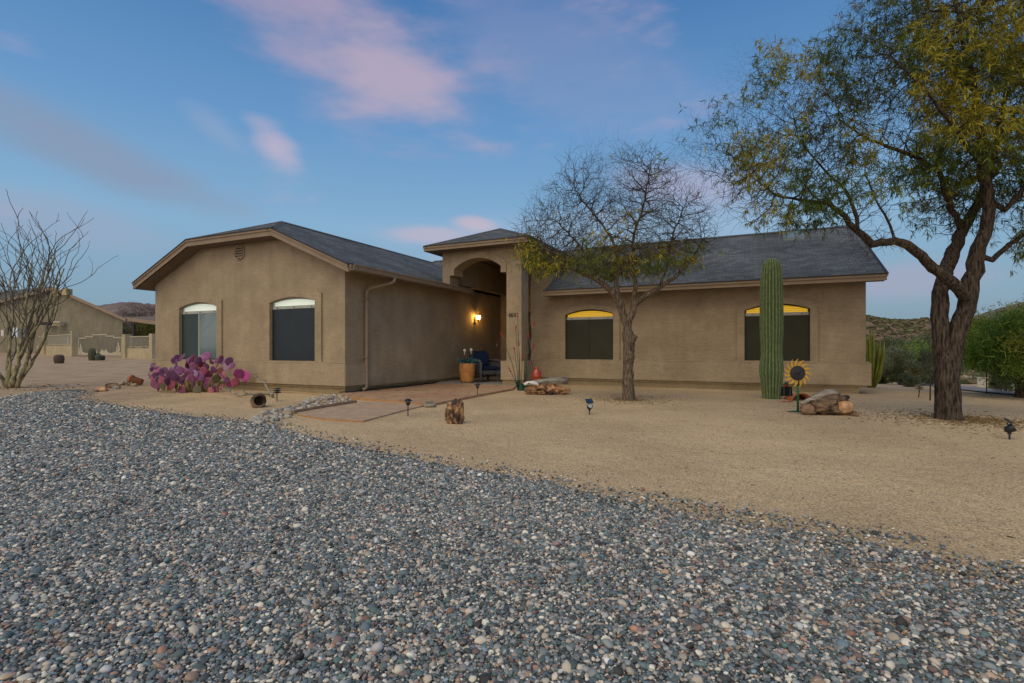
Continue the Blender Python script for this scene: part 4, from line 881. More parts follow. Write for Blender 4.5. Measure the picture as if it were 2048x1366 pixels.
M_PAT = pavemat('stamped_concrete', (.36, .235, .145), (.45, .315, .20), (.37, .225, .145))
M_EDGE = mat('orange_edge_stain', (.44, .25, .10), .8, (.36, .19, .08), 4, .3, 30)
M_CONC = mat('porch_concrete', (.19, .20, .20), .8, (.27, .28, .27), 3, .2, 60)
ps = [at(px, py, .05).xy for px, py in ((692, 793), (732, 796), (770, 799.5), (810, 803), (848, 807), (871, 805.5), (910, 798.5), (958, 789), (1000, 781.5), (1026, 777))]
pb = [tuple(p) for p in ps]+[tuple(hw(2.62, 3.60).xy), tuple(hw(.0, 3.60).xy), tuple(hw(0, -.12).xy)]
sheet('patio', pb, -.1, .05, M_PAT)
cen = Vector((sum(p[0] for p in pb)/len(pb), sum(p[1] for p in pb)/len(pb)))
ring = [tuple(p) for p in ps[:5]]; outer = [(p[0]+(p[0]-cen.x)*.006, p[1]-.035) for p in ring]
sheet('patio_step', ring+outer[::-1], -.1, .046, M_EDGE)
wk = [at(px, py, .022).xy for px, py in ((711, 806), (650, 815.5), (594, 825.5), (598, 829), (640, 835.5), (690, 840), (728, 841), (762, 832), (800, 822), (856, 808.5), (800, 804), (760, 801))]
sheet('walkway', [tuple(p) for p in wk], -.1, .022, mat('walk_concrete', (.36, .255, .175), .85, (.47, .35, .245), 5, .5, 14))
fe = [at(px, py, .022).xy for px, py in ((596, 828), (640, 835.5), (690, 840), (728, 841))]
sheet('walkway_edge', [tuple(p) for p in fe]+[(p[0], p[1]-.04) for p in fe[::-1]], -.1, .019, M_EDGE)
cu = [at(px, py, 0).xy for px, py in ((588, 828), (650, 817), (714, 806.5))]
cb = sheet('garden_curb', [tuple(p) for p in cu]+[(p[0]-.03, p[1]+.06) for p in cu[::-1]], -.05, .06, mat('curb_concrete', (.26, .18, .115), .9, (.36, .27, .18), 7, .4, 20), None, .008)
tag(cb, 'low brown concrete curb between the white river stones and the walk', 'curb')
sheet('porch_floor', [tuple(hw(*p).xy) for p in ((0, 3.60), (2.62, 3.60), (2.62, 4.6), (2.36, 5.2), (2.36, 8.0), (0, 8.0))], -.1, .065, M_CONC)
road_n = [(1560, 752), (1700, 756), (1760, 761), (1850, 771), (1925, 781), (1975, 786.5), (2048, 793), (2160, 801)]; road_f = [(1560, 749), (1700, 752), (1760, 756), (1850, 764), (1925, 773.5), (1990, 779), (2048, 785), (2160, 792)]
rn = [at(*p) for p in road_n]; rf = [at(*p) for p in road_f]; rm = MB()
rm.add([p+Vector((0, 0, .03)) for p in rn]+[p+Vector((0, 0, .03)) for p in rf], [(i, i+1, i+9, i+8) for i in range(7)])
tag(fixn(rm.build('road', mat('road_asphalt', (.15, .155, .17), .9, (.22, .225, .24), 1.2))), kind='structure')

# ------------------------------------------------------------------ rocks, logs
def blob(name, m, parent, c, r, seed, amp=.28, fr=1.5, sub=4, rot=0, flat=0.0, sharp=0.0, tintf=None, crease=False):
    bm = bmesh.new(); bmesh.ops.create_icosphere(bm, subdivisions=sub, radius=1)
    off = Vector((seed*3.1, seed*1.7, seed*2.3)); ca, sa_ = math.cos(rot), math.sin(rot)
    for v_ in bm.verts:
        p = v_.co.copy(); e = noise.noise(p*fr+off)*amp+noise.noise(p*fr*2.7+off)*amp*.45+noise.noise(p*fr*7+off)*amp*.16
        if sharp: e += sharp*(abs(noise.noise(p*fr*2+off*2))-.2)
        q = p*(1+e)
        if flat and q.z < -flat: q.z = -flat
        q = Vector((q.x*r[0], q.y*r[1], q.z*r[2])); v_.co = Vector((q.x*ca-q.y*sa_, q.x*sa_+q.y*ca, q.z))+Vector(c)
    me = bpy.data.meshes.new(name); bm.to_mesh(me); bm.free(); me.materials.append(m)
    if not crease: me.shade_smooth()
    o = bpy.data.objects.new(name, me); COL.objects.link(o)
    if parent: o.parent = parent
    return o
M_WR = mat('white_river_stone', (.28, .265, .23), .75, (.46, .44, .39), 9, .4, 30); M_WR2 = mat('grey_river_stone', (.18, .18, .17), .75, (.32, .31, .29), 9, .4, 30); M_WR3 = mat('tan_river_stone', (.25, .20, .14), .75, (.40, .33, .24), 9, .4, 30)
poly = [(503, 842), (520, 828), (560, 818), (590, 811), (612, 800), (640, 792), (672, 790), (700, 797), (705, 802), (650, 812), (592, 824), (572, 836), (520, 846)]
pp = []; r_ = random.Random(5)
while len(pp) < 82:
    x, y = r_.uniform(500, 708), r_.uniform(788, 846)
    if not inpoly(np.array([x]), np.array([y]), poly)[0]: continue
    if any(abs(x-a)*.9+abs(y-b)*2.2 < 9.5 for a, b in pp): continue
    pp.append((x, y))
for i, (x, y) in enumerate(sorted(pp, key=lambda p: p[0])):
    p = at(x, y+2, 0); big = r_.random() < .2; q = r_.uniform(.030, .052)*(1.5 if big else 1)
    where = 'walk curb' if x > 590 else 'gravel drive edge'
    m = (M_WR, M_WR, M_WR2, M_WR3)[r_.randrange(4)]
    o = blob('river_stone', m, None, (0, 0, 0), (q*r_.uniform(1, 1.5), q, q*r_.uniform(.6, .95)), i, .3, 1.2, 3, r_.uniform(0, 3)); o.location = (p.x, p.y, q*.45)
    tag(o, 'pale rounded river stone in the dry stream beside the walk', 'stone', 'river stones along the walk')
M_PW = mat('petrified_wood', (.045, .03, .024), .7, (.48, .27, .13), 8, .9, 12, stretch=(1.6, 1.6, 1), contrast=(.44, .62))
M_PW2 = mat('petrified_wood_light', (.33, .16, .08), .7, (.62, .40, .22), 9, .8, 14, contrast=(.35, .62))
M_DW = mat('grey_driftwood', (.12, .105, .085), .85, (.36, .33, .28), 5, .9, 10, stretch=(1, 1, 5), contrast=(.36, .62)); M_DW2 = mat('brown_driftwood', (.035, .026, .02), .85, (.24, .16, .10), 8, 1, 14, contrast=(.38, .62))
M_TER = mat('terracotta', (.30, .11, .055), .75, (.40, .16, .08), 6, .2, 30)
def rock_thing(name, label, cat, px, py, r, m, seed, dz=.4, **k):
    p = at(px, py, 0); o = blob(name, m, None, (0, 0, 0), r, seed, **k); o.location = (p.x, p.y+r[1]*.6, r[2]*dz); return tag(o, label, cat)
rock_thing('stump', 'small grey wood stump at the edge of the patio', 'stump', 858, 815, (.115, .10, .075), M_DW, 3, .55, amp=.12, flat=.6)
o = rock_thing('petrified_wood', 'upright brown and orange petrified wood chunk standing on the sand', 'rock', 910, 848, (.115, .10, .185), M_PW, 8, .78, amp=.36, sharp=.32, sub=5)
# slab of petrified wood with grey log on it
p = at(1095, 790, 0)
o = blob('petrified_wood', mat('petrified_slab', (.06, .035, .025), .7, (.52, .29, .14), 7, 1, 12, contrast=(.42, .6)), None, (0, 0, 0), (.46, .20, .13), 12, .30, 2.2, 5, 0, .75, .35); o.location = (p.x, p.y+.15, .09); tag(o, 'long orange petrified wood slab under a grey log near the porch pillar', 'rock')
lg = MB(); path = [Vector((-.42, 0, .0)), Vector((-.2, .02, .03)), Vector((.05, .0, .05)), Vector((.25, -.02, .06)), Vector((.46, 0, .07))]
lg.tube(path, [.05, .085, .075, .09, .075], 14)
for i, v_ in enumerate(lg.v): q = Vector(v_); e = noise.noise(q*9)*.03; lg.v[i] = (q.x, q.y+e, q.z+noise.noise(q*14)*.03)
o = lg.build('log', M_DW, None, True, (p.x, p.y+.18, .245)); tag(o, 'grey weathered log lying on the petrified wood slab', 'log')
sk_ = MB(); sk_.tube([(-.17, 0, 0), (-.10, 0, .035), (0, 0, .045), (.10, 0, .03), (.16, 0, -.01)], [.03, .04, .042, .04, .028], 12)
o = sk_.build('ornament', mat('white_ceramic', (.62, .62, .60), .5, (.72, .72, .70), 9, .3, 30), None, True, (at(1062, 788, 0).x-.0, p.y-.02, .235)); tag(o, 'white curved bleached ornament resting on the petrified wood slab', 'ornament')
blob('eye_hollow', M_DARK, o, (-.06, -.036, .03), (.035, .012, .012), 2, .1, sub=2)
# driftwood boulder by the sunflower
p = at(1662, 831, 0)
root = thing('driftwood', 'large brown driftwood burl with an orange face beside the metal sunflower', 'driftwood', (p.x, p.y+.16, 0))
blob('burl', M_DW2, root, (.06, .02, .15), (.36, .22, .17), 21, .34, 1.7, 5, .1, .8, .2); blob('orange_face', M_PW2, root, (.24, -.09, .12), (.155, .12, .12), 23, .26, 1.8, 4, .2, .9, .15)
blob('root_knob', mat('tan_root', (.17, .11, .07), .85, (.33, .22, .14), 8, .8, 12), root, (-.30, -.06, .08), (.12, .11, .09), 25, .3, 1.6, 4, 0, .8, .1)
lg = MB(); lg.tube([(-.40, -.03, .17), (-.22, -.05, .24), (-.02, -.02, .33), (.14, .0, .36), (.24, .02, .31)], [.02, .05, .055, .045, .02], 10)
for i, v_ in enumerate(lg.v): q = Vector(v_); lg.v[i] = (q.x, q.y+noise.noise(q*11)*.03, q.z+noise.noise(q*13)*.03)
lg.build('grey_slab', M_DW, root, True)
rock_thing('rock', 'small brown rock at the right end of the driftwood burl', 'rock', 1712, 833, (.065, .06, .05), M_DW2, 31, .6)
# hollow log and dead branches below the gable
p = at(507, 816, 0); root = thing('hollow_log', 'hollow dark brown log on the sand below the gable wall', 'log', (p.x, p.y+.18, 0), R(-58))
lg = MB(); n = 18
for j, (x, ro) in enumerate(((-.20, .07), (-.14, .10), (0, .125), (.12, .13), (.17, .12))):
    for k in range(n):
        a = 2*math.pi*k/n; e = 1+.22*noise.noise(Vector((math.cos(a)*1.4, math.sin(a)*1.4, x*5))); lg.v.append((x, math.cos(a)*ro*e, .115+math.sin(a)*ro*e))
for j, (x, ro) in enumerate(((.165, .085), (.0, .07), (-.08, .0001))):
    for k in range(n): a = 2*math.pi*k/n; lg.v.append((x, math.cos(a)*ro, .115+math.sin(a)*ro))
for j in range(7):
    for k in range(n): lg.f.append((j*n+k, j*n+(k+1) % n, (j+1)*n+(k+1) % n, (j+1)*n+k))
lg.f.append(tuple(range(n))[::-1]); fixn(lg.build('bark', M_DW2, root, True))
def branch(name, label, pts, m, side=0):
    mb = MB(); P = [at(x, y, 0)+Vector((0, 0, h)) for x, y, h, r in pts]; c = P[0].copy(); c.z = 0; mb.tube([q-c for q in P], [q[3] for q in pts], 7)
    rr = random.Random(len(pts))
    for k in range(side):
        i = rr.randrange(1, len(P)-1); q = P[i]-c; mb.tube([q, q+Vector((rr.uniform(-.15, .15), rr.uniform(-.1, .1), rr.uniform(.02, .12))), q+Vector((rr.uniform(-.25, .25), rr.uniform(-.1, .1), rr.uniform(.02, .14)))], [.012, .009, .004], 5)
    return tag(mb.build(name, m, None, True, c), label, 'branch')
branch('dead_branch', 'long grey dead branch reaching from the prickly pear to the hollow log', [(440, 788, .16, .012), (462, 791, .09, .02), (480, 795, .05, .024), (497, 795, .07, .026), (520, 793, .06, .024), (548, 792, .03, .022)], M_DW, 3)
branch('dead_branch', 'thin grey dead branch leaning up against the gable wall base', [(545, 796, .04, .03), (536, 790, .12, .024), (528, 786, .26, .018), (516, 785, .36, .012), (508, 785, .40, .008)], M_DW, 2)
# rocks, logs and pot along the left bed
for i, (px, py, r, m, lb, nm_, cat) in enumerate((
    (200, 783, (.13, .10, .07), M_PW2, 'flat tan rock at the left end of the rock row', 'rock', 'rock'), (222, 776, (.20, .09, .08), M_DW2, 'brown log piece among the rocks left of the house', 'log', 'log'),
    (238, 771, (.12, .09, .08), M_WR3, 'tan rock between the brown log piece and the white rock', 'rock', 'rock'), (247, 769, (.10, .09, .10), M_WR, 'white rock in the middle of the rock row', 'rock', 'rock'),
    (258, 772, (.10, .08, .08), M_DW2, 'dark rock just left of the tipped clay pot', 'rock', 'rock'), (266, 773, (.08, .07, .06), M_WR3, 'small tan rock against the mouth of the tipped clay pot', 'rock', 'rock'),
    (230, 778, (.09, .07, .05), M_WR2, 'low grey rock before the brown log piece', 'rock', 'rock'), (190, 784, (.06, .05, .03), M_DW2, 'small dark rock outermost at the left of the row', 'rock', 'rock'))):
    rock_thing(nm_, lb, cat, px, py, r, m, 40+i, .55)
p = at(272, 771, 0); pot = thing('clay_pot', 'terracotta flower pot tipped on its side at the end of the rock row', 'pot', (p.x, p.y, .13), 0)
mb = MB(); mb.lathe([(.001, -.16), (.085, -.16), (.125, .10), (.145, .10), (.145, .16), (.12, .16), (.11, .08), (.075, -.12), (.001, -.12)], 24, cap=False)
pm = mb.build('pot', M_TER, pot, True); pm.rotation_euler = (R(10), R(-78), 0)

# ------------------------------------------------------------------ prickly pear
pc = at(395, 784, 0); pear = thing('prickly_pear', 'low spreading purple prickly pear cactus in front of the left gable window', 'cactus', pc)
PINKS = {'P': (.21, .075, .185), 'D': (.12, .05, .12), 'K': (.31, .105, .20), 'M': (.38, .065, .24), 'R': (.32, .075, .12), 'L': (.31, .19, .33), 'S': (.36, .14, .15), 'Y': (.34, .23, .04), 'G': (.16, .15, .09)}
pads = [(1040, 175, 28, 'P'), (1090, 170, 38, 'D'), (1035, 225, 30, 'D'), (1195, 205, 46, 'K'), (1290, 190, 30, 'L'), (1330, 158, 38, 'P'), (1300, 250, 40, 'R'), (1470, 190, 35, 'P'), (1550, 208, 34, 'P'), (1580, 250, 25, 'P'), (1510, 265, 28, 'L'), (1435, 245, 28, 'R'), (1465, 300, 32, 'S'), (1300, 305, 35, 'R'), (1070, 300, 35, 'P'), (1040, 280, 28, 'L'), (1000, 345, 48, 'D'), (925, 298, 30, 'D'), (985, 292, 22, 'P'), (850, 290, 30, 'K'), (810, 245, 24, 'D'), (800, 285, 20, 'D'), (770, 335, 17, 'D'), (805, 370, 34, 'R'), (850, 385, 26, 'L'), (890, 395, 28, 'R'), (905, 355, 30, 'P'), (1110, 360, 28, 'L'), (1160, 340, 38, 'K'), (1185, 375, 34, 'K'), (1070, 390, 32, 'P'), (1260, 355, 40, 'P'), (1335, 350, 44, 'P'), (1650, 330, 44, 'M'), (1712, 357, 44, 'M'), (1612, 412, 36, 'R'), (1555, 430, 26, 'M'), (1530, 388, 24, 'P'), (980, 435, 46, 'R'), (840, 430, 40, 'K'), (862, 465, 26, 'S'), (1088, 512, 34, 'K'), (1112, 480, 32, 'S'), (1180, 500, 42, 'Y'), (1250, 455, 32, 'M'), (1330, 450, 30, 'P'), (1390, 440, 32, 'K'), (1410, 478, 28, 'P'), (1375, 505, 26, 'S'), (1430, 375, 40, 'G'), (1060, 460, 30, 'Y'), (1240, 300, 30, 'P'), (1220, 330, 30, 'L'), (1150, 260, 36, 'D'), (1210, 260, 34, 'K'), (1380, 215, 26, 'D'), (1400, 290, 28, 'D'), (1370, 320, 26, 'R'), (945, 370, 30, 'L'), (1020, 400, 32, 'P'), (1120, 420, 34, 'K'), (1200, 430, 34, 'D'), (1290, 410, 34, 'P'), (1350, 400, 30, 'M'), (1480, 350, 26, 'K'), (1500, 330, 24, 'S'), (1560, 290, 22, 'P'), (870, 330, 24, 'P'), (830, 345, 24, 'D'), (780, 360, 18, 'P'), (950, 410, 28, 'D'), (905, 455, 30, 'G'), (945, 480, 30, 'Y'), (1290, 500, 36, 'Y'), (1240, 490, 34, 'G'), (1440, 480, 28, 'S'), (1480, 460, 26, 'R'), (1160, 200, 26, 'P'), (1250, 200, 30, 'D'), (1500, 215, 26, 'L'), (1430, 200, 24, 'P'), (1010, 200, 24, 'P'), (1130, 300, 26, 'K'), (890, 305, 22, 'P'), (1190, 300, 26, 'P'), (1330, 260, 26, 'P')]
M_PAD = tintmat('prickly_pad', .55, .3, 'GEOMETRY', nz=9)
M_SPN = mat('pad_spines', (.45, .38, .30), .7)
rp = random.Random(2)
for i, (zx, zy, zr, cc) in enumerate(pads):
    px, py = 140+zx*.205, 680+zy*.205; Yd = pc.y+rp.uniform(-.28, .38)+(.1 if zy < 300 else -.1); q = pt(px, py, Yd)-pc; r0 = zr*.205/1024*Yd*1.2
    if q.z < r0*.7: q.z = r0*.7
    key = cc
    bm = bmesh.new(); bmesh.ops.create_icosphere(bm, subdivisions=3, radius=1)
    for v_ in bm.verts:
        x, y, z = v_.co; wz = 1.0 if z > 0 else 1.0-.22*(-z); bump_ = 1+.035*noise.noise(Vector((x*5, y*5, z*5+i)))
        v_.co = Vector((x*r0*.92*wz*bump_, y*r0*.15, z*r0*1.12*bump_))
    me = bpy.data.meshes.new('pad'); bm.to_mesh(me); bm.free(); me.shade_smooth(); me.materials.append(M_PAD)
    base_c = np.array(PINKS[cc])*math.exp(rp.gauss(0, .15))
    tc_ = np.array([np.r_[base_c*(1.0 if abs(v_.co.y) > r0*.03 else 1.35), 1] for v_ in me.vertices]); me.attributes.new('tint', 'FLOAT_COLOR', 'POINT').data.foreach_set('color', tc_.astype(np.float32).ravel())
    o = bpy.data.objects.new('pad', me); COL.objects.link(o); o.parent = pear; o.location = q; o.rotation_euler = (rp.gauss(0, .35), rp.gauss(0, .45), rp.gauss(.35, .75))
    sp_ = MB()
    for k in range(26):
        a, q = rp.uniform(0, 6.28), rp.random()**.5; x, z = r0*.9*q*math.cos(a), r0*1.05*q*math.sin(a); sg_ = rp.choice((-1, -1, 1)); y = sg_*r0*.15*math.sqrt(max(0, 1-q*q)); d = Vector((rp.gauss(0, .4), sg_, rp.gauss(.1, .4))).normalized()*.016
        sp_.add([(x-.0009, y, z), (x+.0009, y, z), (x+d.x, y+d.y, z+d.z)], [(0, 1, 2)])
    sp_.build('spines', M_SPN, o)
stm = MB()
for x, y, h in ((-.35, 0, .35), (-.1, -.05, .5), (.12, .05, .5), (.35, 0, .35), (.0, .1, .4), (-.6, 0, .3), (-.2, -.1, .3), (.5, .05, .25)): stm.tube([(x*.7, y, -.03), (x*.85, y, h*.5), (x, y, h)], [.06, .05, .03], 8)
stm.build('stem', mat('woody_cactus_stem', (.14, .11, .05), .9, (.26, .20, .08), 8, .5, 20), pear, True)

# ------------------------------------------------------------------ saguaro
def saguaro(p, prof, ribs, m, name, label, group=None):
    mb = MB(); n = ribs*6; cols = []
    for r, z in prof:
        for k in range(n):
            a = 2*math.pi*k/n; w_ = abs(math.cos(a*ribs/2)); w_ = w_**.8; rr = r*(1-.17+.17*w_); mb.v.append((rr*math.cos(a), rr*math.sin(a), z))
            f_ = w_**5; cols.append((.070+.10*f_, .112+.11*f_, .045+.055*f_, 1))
    for j in range(len(prof)-1):
        for k in range(n): mb.f.append((j*n+k, j*n+(k+1) % n, (j+1)*n+(k+1) % n, (j+1)*n+k))
    mb.f.append(tuple((len(prof)-1)*n+k for k in range(n)))
    o = mb.build(name, m, None, True, p); o.data.attributes.new('tint', 'FLOAT_COLOR', 'POINT').data.foreach_set('color', np.array(cols, np.float32).ravel())
    return tag(o, label, 'cactus', group)
M_CAC = tintmat('cactus_skin', .7, .25, 'GEOMETRY', nz=14)
p = at(1543, 797, 0); k_ = p.y/1024
prf = [(17, 797), (17, 790), (18, 775), (19.5, 760), (21.5, 745), (21.5, 735), (20, 722), (18.5, 708), (18.5, 690), (20, 670), (20.5, 650), (20.5, 620), (20, 590), (19.5, 565), (18.5, 548), (17, 535), (14.5, 527), (10.5, 521), (5.5, 518), (.5, 517)]
prf2 = []
for (r0, y0), (r1, y1) in zip(prf[:-1], prf[1:]):
    for s_ in range(4): prf2.append(((r0+(r1-r0)*s_/4)*k_*1.05, max(-.02, (797-(y0+(y1-y0)*s_/4))*k_)))
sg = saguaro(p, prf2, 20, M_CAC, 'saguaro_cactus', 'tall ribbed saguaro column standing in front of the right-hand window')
sp_ = MB(); rs = random.Random(1)
for k in range(20):
    a = 2*math.pi*k/20
    for r, z in prf2[2::1]:
        for q in (0,):
            z2 = z+rs.uniform(-.01, .01); c, s = math.cos(a), math.sin(a)
            for w_ in range(2):
                e = rs.uniform(-.5, .5); sp_.add([(r*c, r*s, z2), (r*c+.001, r*s, z2+.0025), ((r+.016)*math.cos(a+e*.12), (r+.016)*math.sin(a+e*.12), z2+rs.uniform(-.012, .012))], [(0, 1, 2)])
sp_.build('spines', mat('pale_spines', (.42, .38, .27), .7), sg)

# ------------------------------------------------------------------ metal sunflower, bird, clay arch
M_YEL = mat('yellow_enamel', (.62, .33, .02), .45, (.74, .44, .035), 6); M_GRN = mat('green_enamel', (.006, .10, .035), .4, (.01, .14, .05), 5, spec=.5); M_RED = mat('red_enamel', (.42, .02, .015), .45)
p = at(1597, 824, 0); sf = thing('metal_sunflower', 'metal garden sunflower with curled yellow petals on a green pipe stem', 'garden ornament', p, -.0)
dz = p.y/1024; cz = (824-746)*dz; fcx = (1594-1597)*dz
mb = MB(); mb.lathe([(0, .02), (.105, .02), (.12, .012), (.12, -.012), (.105, -.02), (0, -.02)], 28, cap=False); dd = mb.build('disc', mat('dark_seed_disc', (.02, .02, .028), .6, (.045, .045, .055), 20, .6, 50), sf, True); dd.location = (fcx, -.02, cz); dd.rotation_euler = (R(90), 0, 0)
mb = MB(); mb.lathe([(0, .03), (.022, .03), (.028, .0)], 14, cap=False); hb = mb.build('hub', M_DARK, dd, True)
for k in range(15):
    a0 = 2*math.pi*k/15+.1; mb = MB(); n = 7; vs = []
    for j in range(n):
        f_ = j/(n-1); rr = .105+.135*f_; a = a0-.28*f_*f_; w_ = .026*math.sin(math.pi*min(1, .25+f_*.75))+.004; d = Vector((math.cos(a), 0, math.sin(a))); tn = Vector((-d.z, 0, d.x))
        for sgn in (-1, 1):
            for yy in (-.002, .002): vs.append(d*rr+tn*w_*sgn*.6+Vector((0, yy-.012*f_, 0)))
    fs = []
    for j in range(n-1):
        a = j*4; fs += [(a, a+2, a+6, a+4), (a+1, a+5, a+7, a+3), (a, a+4, a+5, a+1), (a+2, a+3, a+7, a+6)]
    fs += [(0, 1, 3, 2), (n*4-4, n*4-2, n*4-1, n*4-3)]; mb.add(vs, fs); o = fixn(mb.build('petal', M_YEL, sf, loc=(fcx, 0, cz)))
MB().tube([(0, .02, 0), (.0, .02, .30), (.006, .02, cz-.06)], .017, 12).build('stem', M_GRN, sf, True)
mb = MB(); mb.tube([(-.03, .02, .33), (.03, .02, .33)], .006, 6); mb.build('clamp_bolt', M_DARK, sf)
MB().tube([(.0, .0, .44), (.0, -.0, cz)], .010, 8).build('bracket', M_DARK, sf)
mb = MB(); mb.add([(-.20, -.01, .004), (0, -.09, .004), (.16, -.05, .004), (.12, .08, .004), (-.02, .09, .004), (-.20, -.01, .012), (0, -.09, .014), (.16, -.05, .012), (.12, .08, .012), (-.02, .09, .014)], [(0, 1, 2, 3, 4), (9, 8, 7, 6, 5), (0, 5, 6, 1), (1, 6, 7, 2), (2, 7, 8, 3), (3, 8, 9, 4), (4, 9, 5, 0)]); fixn(mb.build('leaf_base', mat('teal_enamel', (.01, .085, .075), .4, (.015, .11, .10), 5), sf))
p = at(1573, 804, 0); s_ = p.y/1024; bd = thing('metal_bird', 'black flat-bodied metal bird with hat and thin red legs next to the saguaro', 'garden ornament', p)
mb = plate([(-12*s_, 12*s_), (12*s_, 12*s_), (10*s_, 31*s_), (-10*s_, 31*s_)], [], (0, .01, 0), X3, Z3, (0, -1, 0), .02); fixn(mb.build('body', mat('black_panel', (.004, .004, .006), .3), bd))
for sx in (-6, 6):
    MB().tube([(sx*s_, -.018, 31*s_), (sx*s_*1.03, -.02, 12*s_)], .005, 6).build('shin', mat('grey_rod', (.10, .11, .13), .5), bd)
    lgm = MB().tube([(sx*s_, -.015, 12*s_), (sx*s_, -.02, .012)], .006, 6).build('leg', M_RED, bd)
    ft = MB()
    for a in (-.9, 0, .9): ft.tube([(sx*s_, -.02, .01), (sx*s_+math.sin(a)*.055, -.02-math.cos(a)*.04, .006)], .006, 5)
    ft.tube([(sx*s_-.05, -.02, .006), (sx*s_+.05, -.02, .006)], .006, 5); ft.build('foot', M_RED, lgm)
MB().tube([(0, 0, 31*s_), (0, 0, 36*s_)], .035, 10).build('neck', M_RED, bd, True)
ht = MB(); ht.lathe([(.0, 40*s_), (.03, 40*s_), (.034, 37.5*s_), (.07, 35.5*s_), (.07, 34.8*s_), (0, 34.8*s_)], 18, cap=False); ht.build('hat', M_DARK, bd, True)
p = at(1606, 802, 0); ca_ = thing('clay_pot', 'half buried terracotta pot lying open behind the metal sunflower', 'pot', (p.x, p.y+.15, -.02))
mb = MB(); n = 20; R0, R1 = .22, .19
for y in (-.12, .22):
    for rr in (R0, R1):
        for k in range(n+1): a = math.pi*k/n; mb.v.append((rr*math.cos(a)*(1 if y < 0 else .85), y, rr*math.sin(a)*(.82 if y < 0 else .6)))
q = n+1
for k in range(n): mb.f += [(k, k+1, 2*q+k+1, 2*q+k), (q+k, 3*q+k, 3*q+k+1, q+k+1), (k, q+k, q+k+1, k+1), (2*q+k, 2*q+k+1, 3*q+k+1, 3*q+k)]
fixn(mb.build('pot', M_TER, ca_, True)); mb = MB(); mb.v = [(.18*math.cos(math.pi*k/n), .2, .11*math.sin(math.pi*k/n)) for k in range(n+1)]; mb.f = [tuple(range(n+1))]; mb.build('pot_back', M_TER, ca_)

# ------------------------------------------------------------------ solar lights
M_BLK = mat('black_plastic', (.012, .016, .02), .4, spec=.5); M_PV = mat('solar_cell', (.012, .035, .075), .15, (.02, .05, .10), 30, spec=.8); M_LENS = mat('clear_lens', (.35, .38, .38), .15, spec=.8)
def spot(px, py, label, rz):
    r = thing('solar_spotlight', label, 'garden light', at(px, py, 0), rz, 'solar spotlights in the sand')
    MB().tube([(0, 0, -.05), (0, 0, .08)], .009, 8).build('stake', M_BLK, r); k = MB(); k.lathe([(.0, .055), (.018, .06), (.02, .08), (0, .085)], 10, cap=False); k.build('knuckle', M_BLK, r, True)
    h = MB(); h.lathe([(0, -.055), (.02, -.052), (.038, -.03), (.045, 0), (.047, .035), (.043, .04), (.04, .03), (0, .028)], 18, cap=False); h = h.build('lamp_head', M_BLK, r, True); h.location = (0, -.005, .125); h.rotation_euler = (R(55), 0, 0)
    l = MB(); l.lathe([(0, .034), (.038, .033)], 16, cap=False); l.build('lens', M_LENS, h, True)
    MB().tube([(0, .0, .14), (0, .02, .19)], .008, 6).build('arm', M_BLK, r)
    p_ = MB().box(-.058, .058, -.045, .045, -.006, .004).build('solar_panel', M_BLK, r, loc=(0, .01, .215)); p_.rotation_euler = (R(38), 0, 0)
    MB().box(-.05, .05, -.038, .038, .0045, .007).build('solar_cell', M_PV, p_)
spot(1179, 829, 'small black solar spotlight standing alone in front of the bare mesquite', .2); spot(2019, 879, 'black solar spotlight at the right edge of the sand beyond the big mesquite', .75)
def path_light(px, py, label, s=1.0):
    r = thing('path_light', label, 'garden light', at(px, py, 0), .3, 'black solar path lights'); 
    MB().tube([(0, 0, -.05), (0, 0, .17*s)], .008, 8).build('stake', M_BLK, r)
    c = MB(); c.lathe([(0, .165*s), (.016, .17*s), (.026, .19*s), (.036, .215*s), (.036, .22*s), (0, .22*s)], 10, cap=False); c.build('base_cup', M_BLK, r)
    g = MB(); g.lathe([(.012, .185*s), (.022, .20*s), (.030, .235*s), (.012, .24*s)], 10, cap=False); g.build('lens', M_LENS, r, True)
    for k in range(5): a = 2*math.pi*k/5; MB().tube([(.018*math.cos(a), .018*math.sin(a), .175*s), (.034*math.cos(a), .034*math.sin(a), .205*s), (.040*math.cos(a), .040*math.sin(a), .245*s)], .0035, 5).build('cage_bar', M_BLK, r)
    c = MB(); c.lathe([(.064, .24*s), (.066, .247*s), (.045, .262*s), (.03, .268*s), (.03, .274*s), (0, .276*s)], 12, cap=False); c.lathe([(0, .238*s), (.064, .24*s)], 12, cap=False); c.build('cap', M_BLK, r)
    MB().lathe([(.0, -.001), (.012, .004), (0, .01)], 8, cap=False).build('tip', mat('white_tip', (.6, .6, .6), .5), r)
path_light(816, 833, 'black path light in the sand before the walkway, nearest the camera'); path_light(955, 794, 'black path light at the patio edge in front of the planter', 1.08)
def pagoda(px, py, label, tilt, m, s=1.0):
    r = thing('pagoda_light', label, 'garden light', at(px, py)); r.rotation_euler = (0, tilt, 0); MB().tube([(0, 0, -.05), (0, 0, .17*s)], .010*s, 8).build('stake', M_BLK, r)
    for j, z in enumerate((.17, .205, .245)):
        c = MB(); q = (.085, .085, .085)[j]*s; c.lathe([(q*.4, z*s-.004), (q, z*s), (q*.9, z*s+.008), (q*.35, z*s+.022), (0, z*s+.024)], 16, cap=False); c.build('tier', m, r, True)
    MB().lathe([(.028*s, .16*s), (.028*s, .25*s)], 10).build('lens', M_LENS, r)
pagoda(554, 803, 'tiered dark pagoda light beside the hollow log under the gable wall', 0, M_BLK); pagoda(1837, 795, 'leaning tiered brass pagoda light left of the big mesquite trunk', .12, mat('aged_brass', (.12, .10, .04), .5), 1.05)

